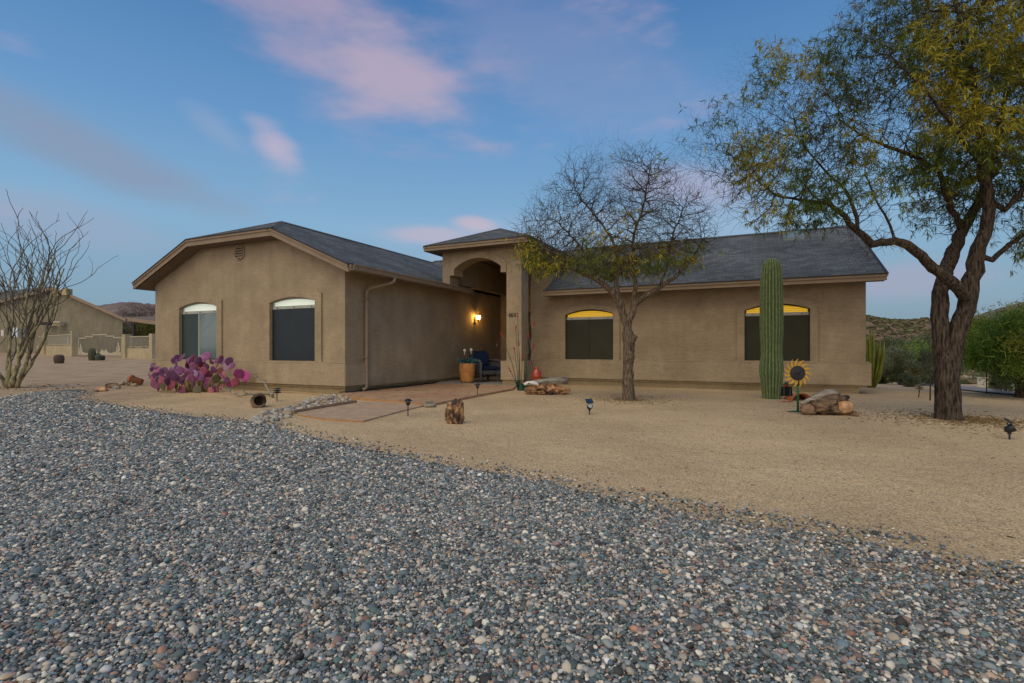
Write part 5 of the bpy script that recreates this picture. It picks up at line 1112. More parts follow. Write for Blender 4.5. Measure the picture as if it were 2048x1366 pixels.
# ------------------------------------------------------------------ porch things
def wp(px, py, z): return at(px, py, z)
M_CLAY = mat('orange_glazed_clay', (.40, .17, .045), .5, (.55, .28, .09), 7, .5, 22, spec=.4)
pp_ = at(933, 766.5, .065); pp_ += Vector((0, .2, 0)); pl_ = thing('planter', 'tall orange clay planter standing at the porch edge', 'planter', pp_)
s_ = pp_.y/1024
mb = MB(); mb.lathe([(0, 0), (12*s_, 0), (13.5*s_, 6*s_), (15.5*s_, 20*s_), (16*s_, 30*s_), (16.2*s_, 33*s_), (15.6*s_, 36*s_), (16*s_, 39*s_), (14.6*s_, 39*s_), (14*s_, 35*s_), (0, 34.5*s_)], 28, cap=False); mb.build('pot', M_CLAY, pl_, True)
for j in range(5): mb = MB(); mb.tube([(15.6*s_*math.cos(-2.4+j*.42+q*.07), 15.6*s_*math.sin(-2.4+j*.42+q*.07), (28-6*math.sin(math.pi*q/6))*s_) for q in range(7)], .012, 6); mb.build('swag', M_CLAY, pl_, True)
def fronds(name, m, parent, n, R3, zc, ln, wd, cols, seed, up=.4, shape=0):
    rg = np.random.default_rng(seed); V, F, C = [], [], []
    for i in range(n):
        a = rg.uniform(0, 6.283); q = rg.random()**.5; p = np.array((math.cos(a)*R3[0]*q, math.sin(a)*R3[1]*q, zc+rg.uniform(-1, 1)*R3[2])); d = np.array((math.cos(a)*.7, math.sin(a)*.7, up))+rg.normal(0, .45, 3); d /= np.linalg.norm(d)
        s = np.cross(d, rg.normal(0, 1, 3)); s /= np.linalg.norm(s); l = ln*rg.uniform(.6, 1.3); c = np.array(cols[rg.integers(len(cols))])*np.exp(rg.normal(0, .2)); o = len(V)
        for j in range(3): w_ = wd*(.7, 1, .15)[j]; V += [p-s*w_/2, p+s*w_/2]; C += [c, c]; p = p+d*l/2; d = d+np.array((0, 0, -.3)); d /= np.linalg.norm(d)
        F += [(o, o+1, o+3, o+2), (o+2, o+3, o+5, o+4)]
    me = bpy.data.meshes.new(name); me.from_pydata([tuple(v) for v in V], [], F); me.materials.append(m); me.attributes.new('tint', 'FLOAT_COLOR', 'POINT').data.foreach_set('color', np.c_[np.clip(np.array(C), 0, 1), np.ones(len(C))].astype(np.float32).ravel())
    o = bpy.data.objects.new(name, me); COL.objects.link(o); o.parent = parent; return o
sc_ = thing('succulent', 'blue green succulent rosettes growing in the orange planter', 'plant', pp_+Vector((0, 0, 36*s_)))
fronds('leaves', M_LEAF, sc_, 420, (.19, .15, .05), .06, .14, .022, [(.03, .13, .22), (.04, .18, .26), (.05, .15, .10), (.10, .22, .22)], 4)
tr_ = thing('garden_trellis', 'small rusty metal trellis holding two white ornaments over the planter', 'trellis', pp_+Vector((-.04, .22, .0)))
M_RUST = mat('rusty_iron', (.06, .035, .022), .8, (.11, .06, .035), 12)
for x in (-.19, -.08, .03): MB().tube([(x, 0, 0), (x, 0, 1.02)], .006, 5).build('upright', M_RUST, tr_)
for z in (.55, .70, .86, .99): MB().tube([(-.20, 0, z), (.05, 0, z)], .005, 5).build('crossbar', M_RUST, tr_)
M_WH = mat('white_ornament', (.62, .60, .54), .5)
for x, z in ((-.05, .90), (.14, .92)):
    m_ = MB(); m_.lathe([(0, -.10), (.018, -.09), (.012, -.04), (.03, -.01), (.045, .02), (.04, .05), (.02, .07), (0, .072)], 12, cap=False); o = m_.build('ornament', M_WH, tr_, True, (x, -.03, z)); MB().tube([(0, 0, -.09), (0.02, 0, -.5)], .004, 5).build('wire', M_RUST, o)
# armchair with navy cushions and its ottoman
M_WIC = mat('grey_wicker', (.06, .065, .075), .7, (.12, .125, .135), 40, .8, 120); M_NAVY = mat('navy_cushion', (.008, .018, .055), .85, (.012, .026, .075), 8)
cp = hw(1.12, 4.62, .065); ch = thing('wicker_armchair', 'grey wicker armchair with navy cushions in the porch shade', 'chair', cp, -TH+R(62))
def rbox(name, m, par, x0, x1, y0, y1, z0, z1, b=.02): return fixn(MB().box(x0, x1, y0, y1, z0, z1).build(name, m, par, bevel=b, smooth=False))
rbox('seat_frame', M_WIC, ch, -.34, .34, -.36, .34, .22, .34, .02); rbox('seat_cushion', M_NAVY, ch, -.27, .27, -.36, .24, .34, .46, .04)
b_ = rbox('backrest', M_WIC, ch, -.34, .34, .26, .36, .3, .92, .05); c_ = rbox('back_cushion', M_NAVY, ch, -.28, .28, .13, .27, .44, .90, .06)
for sx in (-1, 1):
    MB().tube([(sx*.37, .34, .62), (sx*.37, .0, .63), (sx*.37, -.28, .62), (sx*.37, -.36, .56), (sx*.37, -.37, .3), (sx*.37, -.37, 0)], [.035, .04, .045, .04, .032, .028], 8).build('arm', M_WIC, ch, True)
    MB().tube([(sx*.36, .34, 0), (sx*.36, .34, .62)], .028, 8).build('leg', M_WIC, ch, True); rbox('side_panel', M_WIC, ch, sx*.37-.01, sx*.37+.01, -.30, .30, .26, .56, .004)
op = hw(1.9, 4.75, .065); ot = thing('ottoman', 'low wicker ottoman with navy cushion beside the armchair on the porch', 'ottoman', op, -TH+R(62))
rbox('cushion', M_NAVY, ot, -.28, .28, -.3, .3, .34, .44, .04); rbox('frame', M_WIC, ot, -.28, .28, -.3, .3, .22, .34, .02)
for sx in (-.25, .25):
    for sy in (-.27, .27): MB().tube([(sx, sy, 0), (sx, sy, .24)], .024, 6).build('leg', M_WIC, ot)
# red vase
p = pt(1073.5, 776, 13.4); p.z = 0; rv = MB(); rv.lathe([(0, 0), (.07, 0), (.09, .08), (.125, .26), (.128, .37), (.10, .45), (.058, .485), (.052, .505), (.078, .55), (.068, .555), (.04, .50), (0, .3)], 24, cap=False)
p = pt(1073.5, 776, 13.6); p.z = 0; o = rv.build('vase', mat('red_glaze', (.33, .03, .012), .25, (.45, .06, .02), 5, spec=.6, coat=.5), None, True, p); tag(o, 'glossy red vase standing by the wall behind the petrified wood slab', 'vase')
# metal ocotillo with red tips
p = at(1043, 781, 0); oc = thing('metal_ocotillo', 'thin green metal stems with red tips fanning up before the porch pillar', 'garden ornament', p)
tips = [(1035, 625, 1040), (1031.5, 652, 1038), (1069, 642, 1047), (1037, 680, 1041), (1028.5, 695, 1037), (1067, 689, 1048), (1044.6, 709, 1043), (1064, 720, 1050), (1017.7, 735, 1036), (1001, 665, 1037), (1057.6, 665, 1046)]
M_STEM = mat('green_metal_stem', (.012, .055, .04), .5, (.02, .075, .055), 6); M_TIP = mat('red_tip', (.50, .03, .035), .6)
for i, (x, y, bx) in enumerate(tips):
    q = pt(x, y, p.y+rp.uniform(-.15, .15))-p; b0 = Vector(((bx-1043)*p.y/1024, rp.uniform(-.05, .05), 0)); s_m = MB().tube([b0, b0.lerp(q, .45)+Vector(((b0.x-q.x)*.10, 0, .02)), q], [.010, .008, .006], 6).build('stem', M_STEM, oc, True)
    tm_ = MB(); d = (q-b0).normalized()
    for k in range(26):
        c = q-d*(rp.random()*.15-.01); v_ = Vector((rp.gauss(0, 1), rp.gauss(0, 1), rp.gauss(.3, .6))).normalized(); tm_.tube([c, c+v_*rp.uniform(.018, .034)], [.007, .004], 4)
    tm_.build('flower', M_TIP, s_m)
mb = MB(); mb.lathe([(.085, 0), (.09, .05), (.07, .13), (.075, .17)], 14, cap=False); mb.build('basket', M_STEM, oc, True)
mb = MB(); mb.lathe([(.0, .19), (.045, .19), (.05, .24), (.0, .25)], 12, cap=False); o = mb.build('finial', M_STEM, oc, True); o.location = (-.10, 0, .0)
MB().tube([(-.10, 0, 0), (-.10, 0, .20)], .008, 6).build('post', M_STEM, oc)
# twisted wind spinner hanging behind the pillar
p = pt(1059.5, 617, 14.3); ws_ = thing('wind_spinner', 'dark twisted metal wind spinner hanging beside the porch pillar', 'wind spinner', p)
for sg_ in (0, 1):
    mb = MB(); mb.tube([(.035*math.cos(sg_*math.pi+j*.22), .035*math.sin(sg_*math.pi+j*.22), -.05-j*.042) for j in range(40)], .009, 5); mb.build('ribbon', mat('oil_bronze', (.03, .022, .018), .35, metal=.6) if sg_ else mat('pale_bronze', (.25, .20, .16), .3, metal=.6), ws_, True)
MB().tube([(0, 0, .45), (0, 0, -.05)], .003, 4).build('cord', M_DARK, ws_)
# hoses along the wall
def hose(label, pts, r, m, name='hose'):
    P = [hw(s, t, z) for s, t, z in pts]; c = P[0].copy(); Q = []
    for i in range(len(P)-1):
        for k in range(4): Q.append(P[i].lerp(P[i+1], k/4))
    Q.append(P[-1]); mb = MB(); mb.tube([q-c for q in Q], r, 8); return tag(mb.build(name, m, None, True, c), label, 'hose', 'hoses along the wall')
M_HOSE = mat('black_rubber', (.012, .016, .016), .45, spec=.5)
rh = random.Random(4)
hose('thick black hose lying along the side wall from the downspout', [(.10+.05*math.sin(i*1.1)+rh.uniform(-.02, .02), .35+i*.21, .085) for i in range(17)], .026, M_HOSE)
hose('second black hose looping loosely beside the thick one on the patio', [(.19+.07*math.sin(i*.8+2), .75+i*.2, .080+.01*math.sin(i)) for i in range(14)], .022, M_HOSE)
hose('thin black drip line running from the stones to the downspout foot', [(-.02, -.16, .07), (.05, -.05, .075), (.12, .1, .07), (.14, .3, .07), (.12, .5, .07)], .011, M_HOSE, 'drip_line')
hose('pale tan hose curving along the foot of the gable wall', [(-2.0, -.12, .02), (-1.5, -.18, .03), (-1.0, -.22, .03), (-.6, -.30, .02), (-.35, -.36, .02)], .012, mat('tan_hose', (.42, .30, .18), .6))

# ------------------------------------------------------------------ left: ocotillo, cacti, fence, gate, neighbour
p = at(38, 776); oco = thing('ocotillo', 'tall leafless ocotillo with many grey thorny stems at the left edge', 'cactus', p)
k_ = p.y/1024; ro_ = random.Random(12)
M_OC = mat('ocotillo_bark', (.13, .115, .065), .85, (.38, .35, .20), 5, .9, 9, stretch=(2, 2, 1), contrast=(.4, .6)); M_OC2 = mat('ocotillo_wand', (.12, .105, .085), .85, (.20, .175, .14), 8)
trunks = [([(22, 776), (30, 740), (48, 700), (60, 650), (72, 600), (88, 555), (100, 510)], .055, 1), ([(34, 776), (52, 735), (68, 690), (78, 640), (88, 590), (110, 540), (128, 500)], .052, 1), ([(14, 776), (20, 740), (20, 690), (18, 640), (16, 590), (8, 540)], .045, 1),
          ([(10, 772), (0, 730), (-14, 690), (-30, 640), (-50, 580)], .05, 1), ([(28, 774), (38, 735), (60, 690), (100, 640), (120, 600), (145, 550)], .05, 1), ([(24, 774), (40, 730), (50, 680), (66, 620), (80, 560), (84, 520)], .05, 1), ([(12, 774), (18, 720), (30, 660), (34, 600), (30, 550)], .045, 1), ([(30, 776), (60, 730), (84, 680), (96, 630), (104, 580), (120, 520)], .045, 1)]
for pts, r0, _ in trunks:
    mb = MB(); P = []
    dy = ro_.uniform(-.5, .5)
    for i in range(len(pts)-1):
        for k in range(4):
            f_ = k/4; x = pts[i][0]+(pts[i+1][0]-pts[i][0])*f_; y = pts[i][1]+(pts[i+1][1]-pts[i][1])*f_; g_ = (i+f_)/(len(pts)-1)
            P.append(Vector(((x-38+ro_.uniform(-1.6, 1.6))*k_, dy*g_+ro_.uniform(-.02, .02), (776-y)*k_)))
    n = len(P); mb.tube(P, [max(.016, r0*(1-.75*i/n)*(1+.12*math.sin(i*2.1))) for i in range(n)], 9)
    stem = mb.build('stem', M_OC, oco, True)
    wd = MB()
    for w_ in range(8):
        i = ro_.randrange(int(n*.22), n); q = P[i].copy(); d = (P[min(i+1, n-1)]-P[i-1]).normalized(); d = (d+Vector((ro_.gauss(.10, .20), ro_.gauss(0, .25), .7))).normalized(); L_ = ro_.uniform(1.6, 3.4); Q = [q.copy()]; ns = int(L_/.11)
        topz = (776-ro_.uniform(412, 490))*k_
        for s2 in range(ns):
            d = (d+Vector((ro_.gauss(0, .17), ro_.gauss(0, .17), ro_.gauss(.05, .08)))).normalized(); q = q+d*.11; Q.append(q.copy())
            if q.z > topz: break
        if len(Q) < 3: continue
        wd.tube(Q, [max(.0050, .0135*(1-.7*j/len(Q))) for j in range(len(Q))], 5)
        for s2 in range(ro_.randrange(1, 3)):
            a = ro_.randrange(1, len(Q)-1); q2 = Q[a].copy(); d2 = Vector((ro_.gauss(0, .5), ro_.gauss(0, .5), .7)).normalized(); Q2 = [q2.copy()]
            for z in range(ro_.randrange(3, 8)): d2 = (d2+Vector((ro_.gauss(0, .2), ro_.gauss(0, .2), .06))).normalized(); q2 = q2+d2*.10; Q2.append(q2.copy())
            wd.tube(Q2, [max(.004, .008*(1-.5*j/len(Q2))) for j in range(len(Q2))], 4)
    wd.build('wands', M_OC2, stem, True)
def barrel(px, py, w, h, label, m=M_CAC, tint=None):
    p = at(px, py); k = p.y/1024; r = w/2*k; hh = h*k
    prof = [(r*.75, -.05), (r*.92, hh*.15), (r, hh*.35), (r, hh*.7), (r*.88, hh*.87), (r*.6, hh*.97), (r*.15, hh)]
    o = saguaro(p, prof, 16, m, 'barrel_cactus', label, 'barrel cacti left of the house')
    if tint is not None:
        c = np.array([(*tint, 1)]*len(o.data.vertices), np.float32); o.data.attributes['tint'].data.foreach_set('color', c.ravel())
barrel(118, 727, 17, 18, 'squat brown barrel cactus alone on the bare dirt', tint=(.10, .075, .05)); barrel(184, 721, 13, 25, 'tallest grey-green barrel cactus before the gate', tint=(.085, .09, .055))
barrel(197, 721, 12, 12, 'round barrel cactus touching the tall one before the gate', tint=(.08, .085, .065)); barrel(205, 720.5, 9, 10, 'smallest round barrel cactus at the right of the cluster', tint=(.075, .08, .06)); barrel(196, 718, 9, 12, 'round barrel cactus at the back of the cluster', tint=(.075, .08, .06))
M_FW = stucco('fence_stucco', (.36, .31, .205), (.43, .37, .25)); M_RAIL = mat('fence_metal', (.38, .35, .26), .5, (.44, .40, .30), 3); M_NB = stucco('neighbour_stucco', (.19, .175, .13), (.235, .215, .16))
def gp(px, D): x = (px-1024)/1024*D; return Vector((x, D, float(terrain(x, D))))
def fence_seg(a, b, hpil, hwall, hrail, label, pillars):
    c = a.copy(); r = thing('fence', label, 'fence', c); L_ = (b-a).length; d = (b-a).normalized(); nn = Vector((-d.y, d.x, 0)).normalized()
    M = Matrix(((d.x, nn.x, 0, 0), (d.y, nn.y, 0, 0), (0, 0, 1, 0), (0, 0, 0, 1)))
    dzr = (b.z-a.z)
    MB().box(0, (b-a).to_2d().length, -.10, .10, -.3+min(0, dzr), hwall, M).build('block_wall', M_FW, r, bevel=.01)
    L2 = (b-a).to_2d().length
    for q in pillars: MB().box(q*L2-.22, q*L2+.22, -.24, .24, -.3, hpil, M).build('pillar', M_FW, r, bevel=.02)
    for i in range(len(pillars)-1):
        x0, x1 = pillars[i]*L2+.22, pillars[i+1]*L2-.22; m = MB(); m.box(x0, x1, -.025, .025, hrail-.06, hrail, M); m.box(x0, x1, -.025, .025, hwall+.06, hwall+.11, M)
        n = int((x1-x0)/.13)
        for k in range(1, n): x = x0+(x1-x0)*k/n; m.box(x-.014, x+.014, -.014, .014, hwall+.06, hrail-.02, M)
        m.build('railing', M_RAIL, r)
    return r
A1, A2, A3, A4, A5, A6 = gp(40, 55), gp(97, 47.5), gp(150, 41), gp(157, 40.6), gp(246, 38), gp(308, 36.4)
A0 = gp(-60, 72)
fence_seg(A1, A3, 1.78, .62, 1.55, 'stucco perimeter wall with metal railing beside the neighbouring house', [0, .56, 1])
fence_seg(A5+Vector((.3, 0, 0)), A6, 1.75, .72, 1.6, 'low stucco wall with pale metal railing right of the gate', [0, 1])
# gate
d = (A5-A4); L_ = d.length; d.normalize(); nn = Vector((-d.y, d.x, 0)); M = Matrix(((d.x, nn.x, 0, 0), (d.y, nn.y, 0, 0), (0, 0, 1, 0), (0, 0, 0, 1))); gt = thing('gate', 'pale double metal gate with cactus cutouts and a stepped top', 'gate', A4); b0 = .12; L_ -= .1
fr = MB(); fr.box(.02, L_, -.03, .03, b0, b0+.07, M); fr.box(.02, .09, -.03, .03, b0, 1.5, M); fr.box(L_-.07, L_, -.03, .03, b0, 1.5, M)
st = [(0, .18, 1.50), (.18, .34, 1.60), (.34, .66, 1.74), (.66, .82, 1.62), (.82, 1.0, 1.50)]
for i, (a, b, z) in enumerate(st): fr.box(a*L_+.03, b*L_, -.03, .03, z-.07, z, M)
for i in range(len(st)-1): z0, z1 = sorted((st[i][2], st[i+1][2])); fr.box(st[i][1]*L_-.03, st[i][1]*L_+.03, -.031, .031, z0-.07, z1, M)
fr.build('gate_frame', M_RAIL, gt)
br_ = MB(); n = 34
for k in range(1, n):
    x = L_*k/n; z = [s[2] for s in st if s[0]*L_ <= x <= s[1]*L_+.001][0]; br_.box(x-.013, x+.013, -.012, .012, b0+.05, z-.05, M)
br_.build('bars', mat('gate_bar', (.24, .22, .17), .5), gt)
def cut(name, pts):
    P = tessellate_polygon([[Vector((a, b, 0)) for a, b in pts]]); m = MB(); n = len(pts)
    vs = [M @ Vector((a, -.05, b)) for a, b in pts]+[M @ Vector((a, -.035, b)) for a, b in pts]; m.add(vs, [tuple(t) for t in P]+[tuple(i+n for i in t[::-1]) for t in P]+[(i, (i+1) % n, (i+1) % n+n, i+n) for i in range(n)]); fixn(m.build(name, M_RAIL, gt))
def cactus_cut(x, s): return [(x+a*s, b0+b*s) for a, b in ((-.08, 0), (.08, 0), (.08, .35), (.22, .35), (.26, .40), (.26, .75), (.18, .80), (.14, .72), (.14, .50), (.08, .48), (.08, .98), (0, 1.06), (-.08, .98), (-.08, .42), (-.15, .42), (-.15, .66), (-.20, .72), (-.27, .66), (-.27, .34), (-.2, .28), (-.08, .28))]
cut('cactus_cutout', cactus_cut(.42, .85)); cut('cactus_cutout', cactus_cut(L_-.42, .95))
zz = [(.12, b0+.05), (L_-.1, b0+.05)]; rr_ = random.Random(9); n = 30
for k in range(n+1): x = L_-.1-(L_-.22)*k/n; zz.append((x, b0+.22+.07*rr_.random()+(.22 if k in (10, 13, 17) else 0)+.08*math.sin(k*.7)))
cut('ground_cutout', zz)
# neighbouring house
nh = thing('house', 'low grey-tan neighbouring house behind the fence at the far left', 'house', gp(245, 46))
N0 = gp(245, 46)
def npx(px, py, D): return pt(px, py, D)-N0
wallp = [npx(245, 720, 46), npx(245, 640, 46), npx(107, 579, 48.7), npx(0, 606, 51.2), npx(-130, 640, 54), npx(-130, 715, 54)]
bk = Vector((-8.5, 9, 0)); mb = MB(); n = 6; mb.add(wallp+[q+bk for q in wallp], [tuple(range(n))]+[tuple(range(2*n-1, n-1, -1))]+[(i, i+n, (i+1) % n+n, (i+1) % n) for i in range(n)]); fixn(mb.build('wall', M_NB, nh))
def nslab(name, a, b, back, m, th=.12): mb = MB(); q = [a, b, b+back, a+back]; mb.add(q+[x-Vector((0, 0, th)) for x in q], [(0, 1, 2, 3), (7, 6, 5, 4), (0, 4, 5, 1), (1, 5, 6, 2), (2, 6, 7, 3), (3, 7, 4, 0)]); return fixn(mb.build(name, m, nh))
M_NR = mat('neighbour_shingle', (.075, .085, .09), .9, (.13, .14, .145), 4, .4, 30)
e0, e1, e2, e3 = npx(252, 637, 45.4), npx(107, 573.5, 48.1), npx(0, 601, 50.6), npx(-140, 637, 53.5)
nslab('roof', e0, e1, bk*1.05, M_NR); nslab('roof', e1, e2, Vector((-8.5, 9, .1)), M_NR); nslab('roof', e2, e3, bk*1.05, M_NR)
mb = MB(); q = [e1, e2, npx(-60, 592, 56), npx(0, 583, 54), npx(100, 572.5, 50.5)]; mb.add(q+[x-Vector((0, 0, .1)) for x in q], [(0, 1, 2, 3, 4), (9, 8, 7, 6, 5)]+[(i, i+5, (i+1) % 5+5, (i+1) % 5) for i in range(5)]); fixn(mb.build('roof', M_NR, nh))
def nfas(a, b): mb = MB(); y = Vector((0, -.06, 0)); z = Vector((0, 0, -.26)); q = [a, b, b+z, a+z]; mb.add([x+y for x in q]+[x for x in q], [(3, 2, 1, 0), (4, 5, 6, 7), (0, 1, 5, 4), (1, 2, 6, 5), (2, 3, 7, 6), (3, 0, 4, 7)]); fixn(mb.build('fascia', M_FAS, nh))
nfas(e0, e1); nfas(e1, e2); nfas(e2, e3)
def nbox(name, px0, px1, py0, py1, D, m, th=.1, par=None): a = npx(px0, py1, D); b = npx(px1, py0, D); return MB().box(a.x, b.x, a.y-.05, a.y+th, a.z, b.z).build(name, m, par or nh)
nv = nbox('vent_window', 103, 121, 643, 651, 47.6, M_WH, .4); nbox('pane', 104.5, 119.5, 644.5, 649.5, 47.55, M_FND, .02, nh); nbox('vent_window', 82, 101, 644, 650, 48.0, M_DARK, .5)
nbox('window', 25, 36, 655, 674, 49.0, mat('bright_glass', (.45, .58, .66), .2, (.60, .70, .76), 3), .9); nbox('electric_meter', 3, 8, 660, 672, 49.8, M_WH, .4); nbox('gable_vent', 104, 118, 581, 592, 48.2, mat('vent_tan', (.33, .26, .15), .8), .3)
nbox('chimney', 124, 134, 577, 590, 47.2, mat('chimney_tan', (.45, .36, .20), .8), .6)
# its patio cover
c0, c1 = npx(246, 634, 46), npx(318, 643, 42); nslab('patio_cover', c0, c1, Vector((1.5, 6, .5)), M_SOF, .28)
mb = MB(); y = Vector((0, -.05, 0)); z = Vector((0, 0, -.3)); q = [c0, c1, c1+z, c0+z]; mb.add([x+y for x in q]+q, [(3, 2, 1, 0), (4, 5, 6, 7), (0, 1, 5, 4), (1, 2, 6, 5), (2, 3, 7, 6), (3, 0, 4, 7)]); fixn(mb.build('cover_fascia', M_FAS, nh))
a = npx(267, 700, 45); MB().box(a.x-.1, a.x+.1, a.y-.1, a.y+.1, -.3, npx(267, 648, 45).z).build('post', M_DARK, nh)
sn = gp(140, 42.4); o = MB().box(-.18, .18, -.02, .02, .9, 1.55).build('notice_board', M_WH, None, loc=sn); tag(o, 'small white notice board on the railing left of the gate', 'sign')
for z in (1.1, 1.25, 1.4): MB().box(-.13, .13, -.025, -.021, z, z+.03).build('text_line', mat('grey_ink', (.25, .3, .33), .6), o)

# ------------------------------------------------------------------ shrubs and trees beyond
def shrub(name, label, cat, p, w, h, cols, n, ln, wd, seed, stems=9, trunk=None, group=None, up=.5, dens=1.0):
    r = thing(name, label, cat, p, group=group); rs = random.Random(seed); rg = np.random.default_rng(seed)
    st_ = MB(); cl = []
    z0 = 0
    if trunk: st_.tube([(0, 0, -.1), (trunk[0]*.2, 0, trunk[1]*.5), (trunk[0]*.1, 0, trunk[1])], [trunk[2], trunk[2]*.8, trunk[2]*.7], 9); z0 = trunk[1]
    for k in range(stems):
        a = rs.uniform(0, 6.28); q = rs.uniform(.3, .95); e = Vector((math.cos(a)*w/2*q, math.sin(a)*w/2*q, z0+(h-z0)*rs.uniform(.45, .95)*(1-.45*q*q))); s0 = Vector((0, 0, z0*.95)); mid = s0.lerp(e, .5)+Vector((0, 0, -.05*h if not trunk else .06*h))
        st_.tube([s0, mid, e], [max(.012, w*.012), w*.008, w*.004], 5)
    st_.build('trunk' if trunk else 'stems', M_BARK, r, True)
    nc = max(10, int(w*h*9)); nc = min(nc, 150)
    for k in range(nc):
        v = rg.normal(0, 1, 3); v /= np.linalg.norm(v); q = rg.random()**.45; c = np.array((v[0]*w/2*q, v[1]*w/2*q, z0*.8+(h-z0*.8)*(.5+.5*v[2]*q))); cl.append((c, w*rg.uniform(.09, .19), rg.random()))
    V, F, C = [], [], []
    for i in range(int(n*dens)):
        c, cr_, tn_ = cl[rg.integers(nc)]; p_ = c+rg.normal(0, cr_*.55, 3)*np.array((1, 1, .8))
        if p_[2] < .01: p_[2] = abs(p_[2])*.5+.01
        d = rg.normal(0, .6, 3)+np.array((c[0]/w, c[1]/w, up)); d /= np.linalg.norm(d); s = np.cross(d, rg.normal(0, 1, 3)); s /= np.linalg.norm(s); l = ln*rg.uniform(.6, 1.3); cc = np.array(cols[int(tn_*len(cols)) % len(cols)])*np.exp(rg.normal(0, .22)); o = len(V)
        V += [p_-s*wd/2, p_+s*wd/2, p_+d*l+s*wd*.3, p_+d*l-s*wd*.3]; C += [cc]*4; F.append((o, o+1, o+2, o+3))
    me = bpy.data.meshes.new('foliage'); me.from_pydata([tuple(v) for v in V], [], F); me.materials.append(M_LEAF); me.attributes.new('tint', 'FLOAT_COLOR', 'POINT').data.foreach_set('color', np.c_[np.clip(np.array(C), 0, 1), np.ones(len(C))].astype(np.float32).ravel())
    o = bpy.data.objects.new('foliage', me); COL.objects.link(o); o.parent = r; return r
GRN = [(.08, .16, .03), (.11, .20, .035), (.15, .235, .04), (.20, .25, .05)]; DGR = [(.05, .07, .03), (.065, .085, .034), (.09, .10, .04), (.13, .115, .05)]; GGR = [(.085, .11, .06), (.11, .13, .075), (.13, .145, .08)]
# green palo verde at the right edge
pv = at(2042, 795); k_ = pv.y/1024
vt = shrub('palo_verde_tree', 'bright green feathery palo verde tree beyond the big mesquite at the right edge', 'tree', pv, 235*k_, 165*k_, [(.10, .19, .035), (.14, .24, .04), (.19, .28, .05), (.25, .29, .06)], 46000, .11, .013, 5, 34, (.3, 56*k_, .13), up=.35)
def pshrub(px, py, w, h, label, cols, n, seed):
    p = at(px, py); k = p.y/1024; shrub('shrub', label, 'bush', p, w*k, h*k, cols, n, 3.6*k, .9*k, seed, group='desert bushes beyond the right wing')
pshrub(1766, 768, 62, 48, 'dark creosote bush against the right end of the house', DGR, 9000, 6)
pshrub(1806, 770, 62, 52, 'rounded dark green bush second from the right end of the house', DGR, 9000, 7)
pshrub(1826, 774, 48, 28, 'light green low bush in front of the rounded dark one', GGR, 5000, 8)
pshrub(1864, 771, 56, 78, 'pale green tall feathery bush just left of the big mesquite trunk', GGR, 6000, 9)
pshrub(1996, 779, 44, 36, 'bright leafy bush behind the road beside the white box', GRN, 5000, 10)
pshrub(2014, 785, 56, 36, 'grey brown twiggy bush in front of the pale trailer', [(.13, .11, .085), (.10, .085, .06)], 3500, 13)
sp0 = at(1860, 801); sl = MB(); sl.tube([(0, 0, -.05), (.01, 0, .5), (-.01, 0, 1.0), (-.02, 0, 1.35)], [.014, .011, .008, .004], 6)
for k in range(14): z = .35+k*.07; a = k*2.4; sl.tube([(0, 0, z), (math.cos(a)*.12, math.sin(a)*.1, z+.09), (math.cos(a)*.2, math.sin(a)*.16, z+.2)], [.005, .004, .002], 4)
o = sl.build('sapling', M_TWIG2, None, True, sp0); tag(o, 'thin leafless sapling just left of the big mesquite trunk', 'tree')
# upright column cactus clump behind the right corner
cc_ = pt(1742, 770, 15.2); cc_.z = float(terrain(cc_.x, cc_.y)); eu = thing('column_cactus', 'clump of slim upright yellow-green cactus stems behind the right corner of the house', 'cactus', cc_)
rs = random.Random(3)
M_EU = mat('yellow_green_skin', (.105, .125, .018), .6, (.20, .215, .03), 5)
for k in range(30):
    a = rs.uniform(-.4, .4); e = Vector((rs.uniform(-.45, .40), rs.uniform(-.35, .35), rs.uniform(.9, 2.05)))
    e.z *= 1-.45*max(0, e.x)/.4; MB().tube([(e.x*.2, e.y*.2, -.02), (e.x*.75, e.y*.7, e.z*.4), (e.x, e.y, e.z*.8), (e.x*1.05, e.y, e.z)], [.04, .042, .038, .012], 7).build('stem', M_EU, eu, True)
# white utility box, posts, trailer, far roofs
b = at(1965, 776); kb = b.y/1024; o = MB().box(-8*kb, 8*kb, -.15, .15, -.05, 20*kb).build('utility_box', M_WH, None, loc=b, bevel=.02); o.rotation_euler = (0, 0, -R(42)); tag(o, 'white utility box standing beyond the road', 'box'); MB().box(-8.4*kb, 8.4*kb, -.16, .16, 20*kb, 21.5*kb).build('lid', M_WH, o)
for px, py, h, lb in ((1973, 787, 42, 'thin dark post at the near side of the road before the white box'), (2031, 791, 32, 'short dark post next to the palo verde trunk')):
    q = at(px, py); o = MB().tube([(0, 0, -.1), (0, 0, h*q.y/1024)], .0009*q.y, 6).build('post', M_DARK, None, loc=q); tag(o, lb, 'post')
tp_ = at(2032, 779); kk = tp_.y/1024; tl = thing('trailer', 'pale blue rounded travel trailer parked behind the palo verde tree', 'trailer', tp_, -R(44))
M_TR = mat('pale_blue_shell', (.42, .55, .62), .35, (.48, .60, .66), 3)
pr = [(-22*kk, .1), (28*kk, .1), (30*kk, 10*kk), (26*kk, 22*kk), (18*kk, 30*kk), (-16*kk, 32*kk), (-22*kk, 27*kk), (-23*kk, 12*kk)]
fixn(plate(pr, [], (0, 0, 0), X3, Z3, Y3, 1.3).build('body', M_TR, tl, bevel=.05)); MB().box(-.1, .25, -.02, .0, .45, .65).build('window', M_DARK, tl)
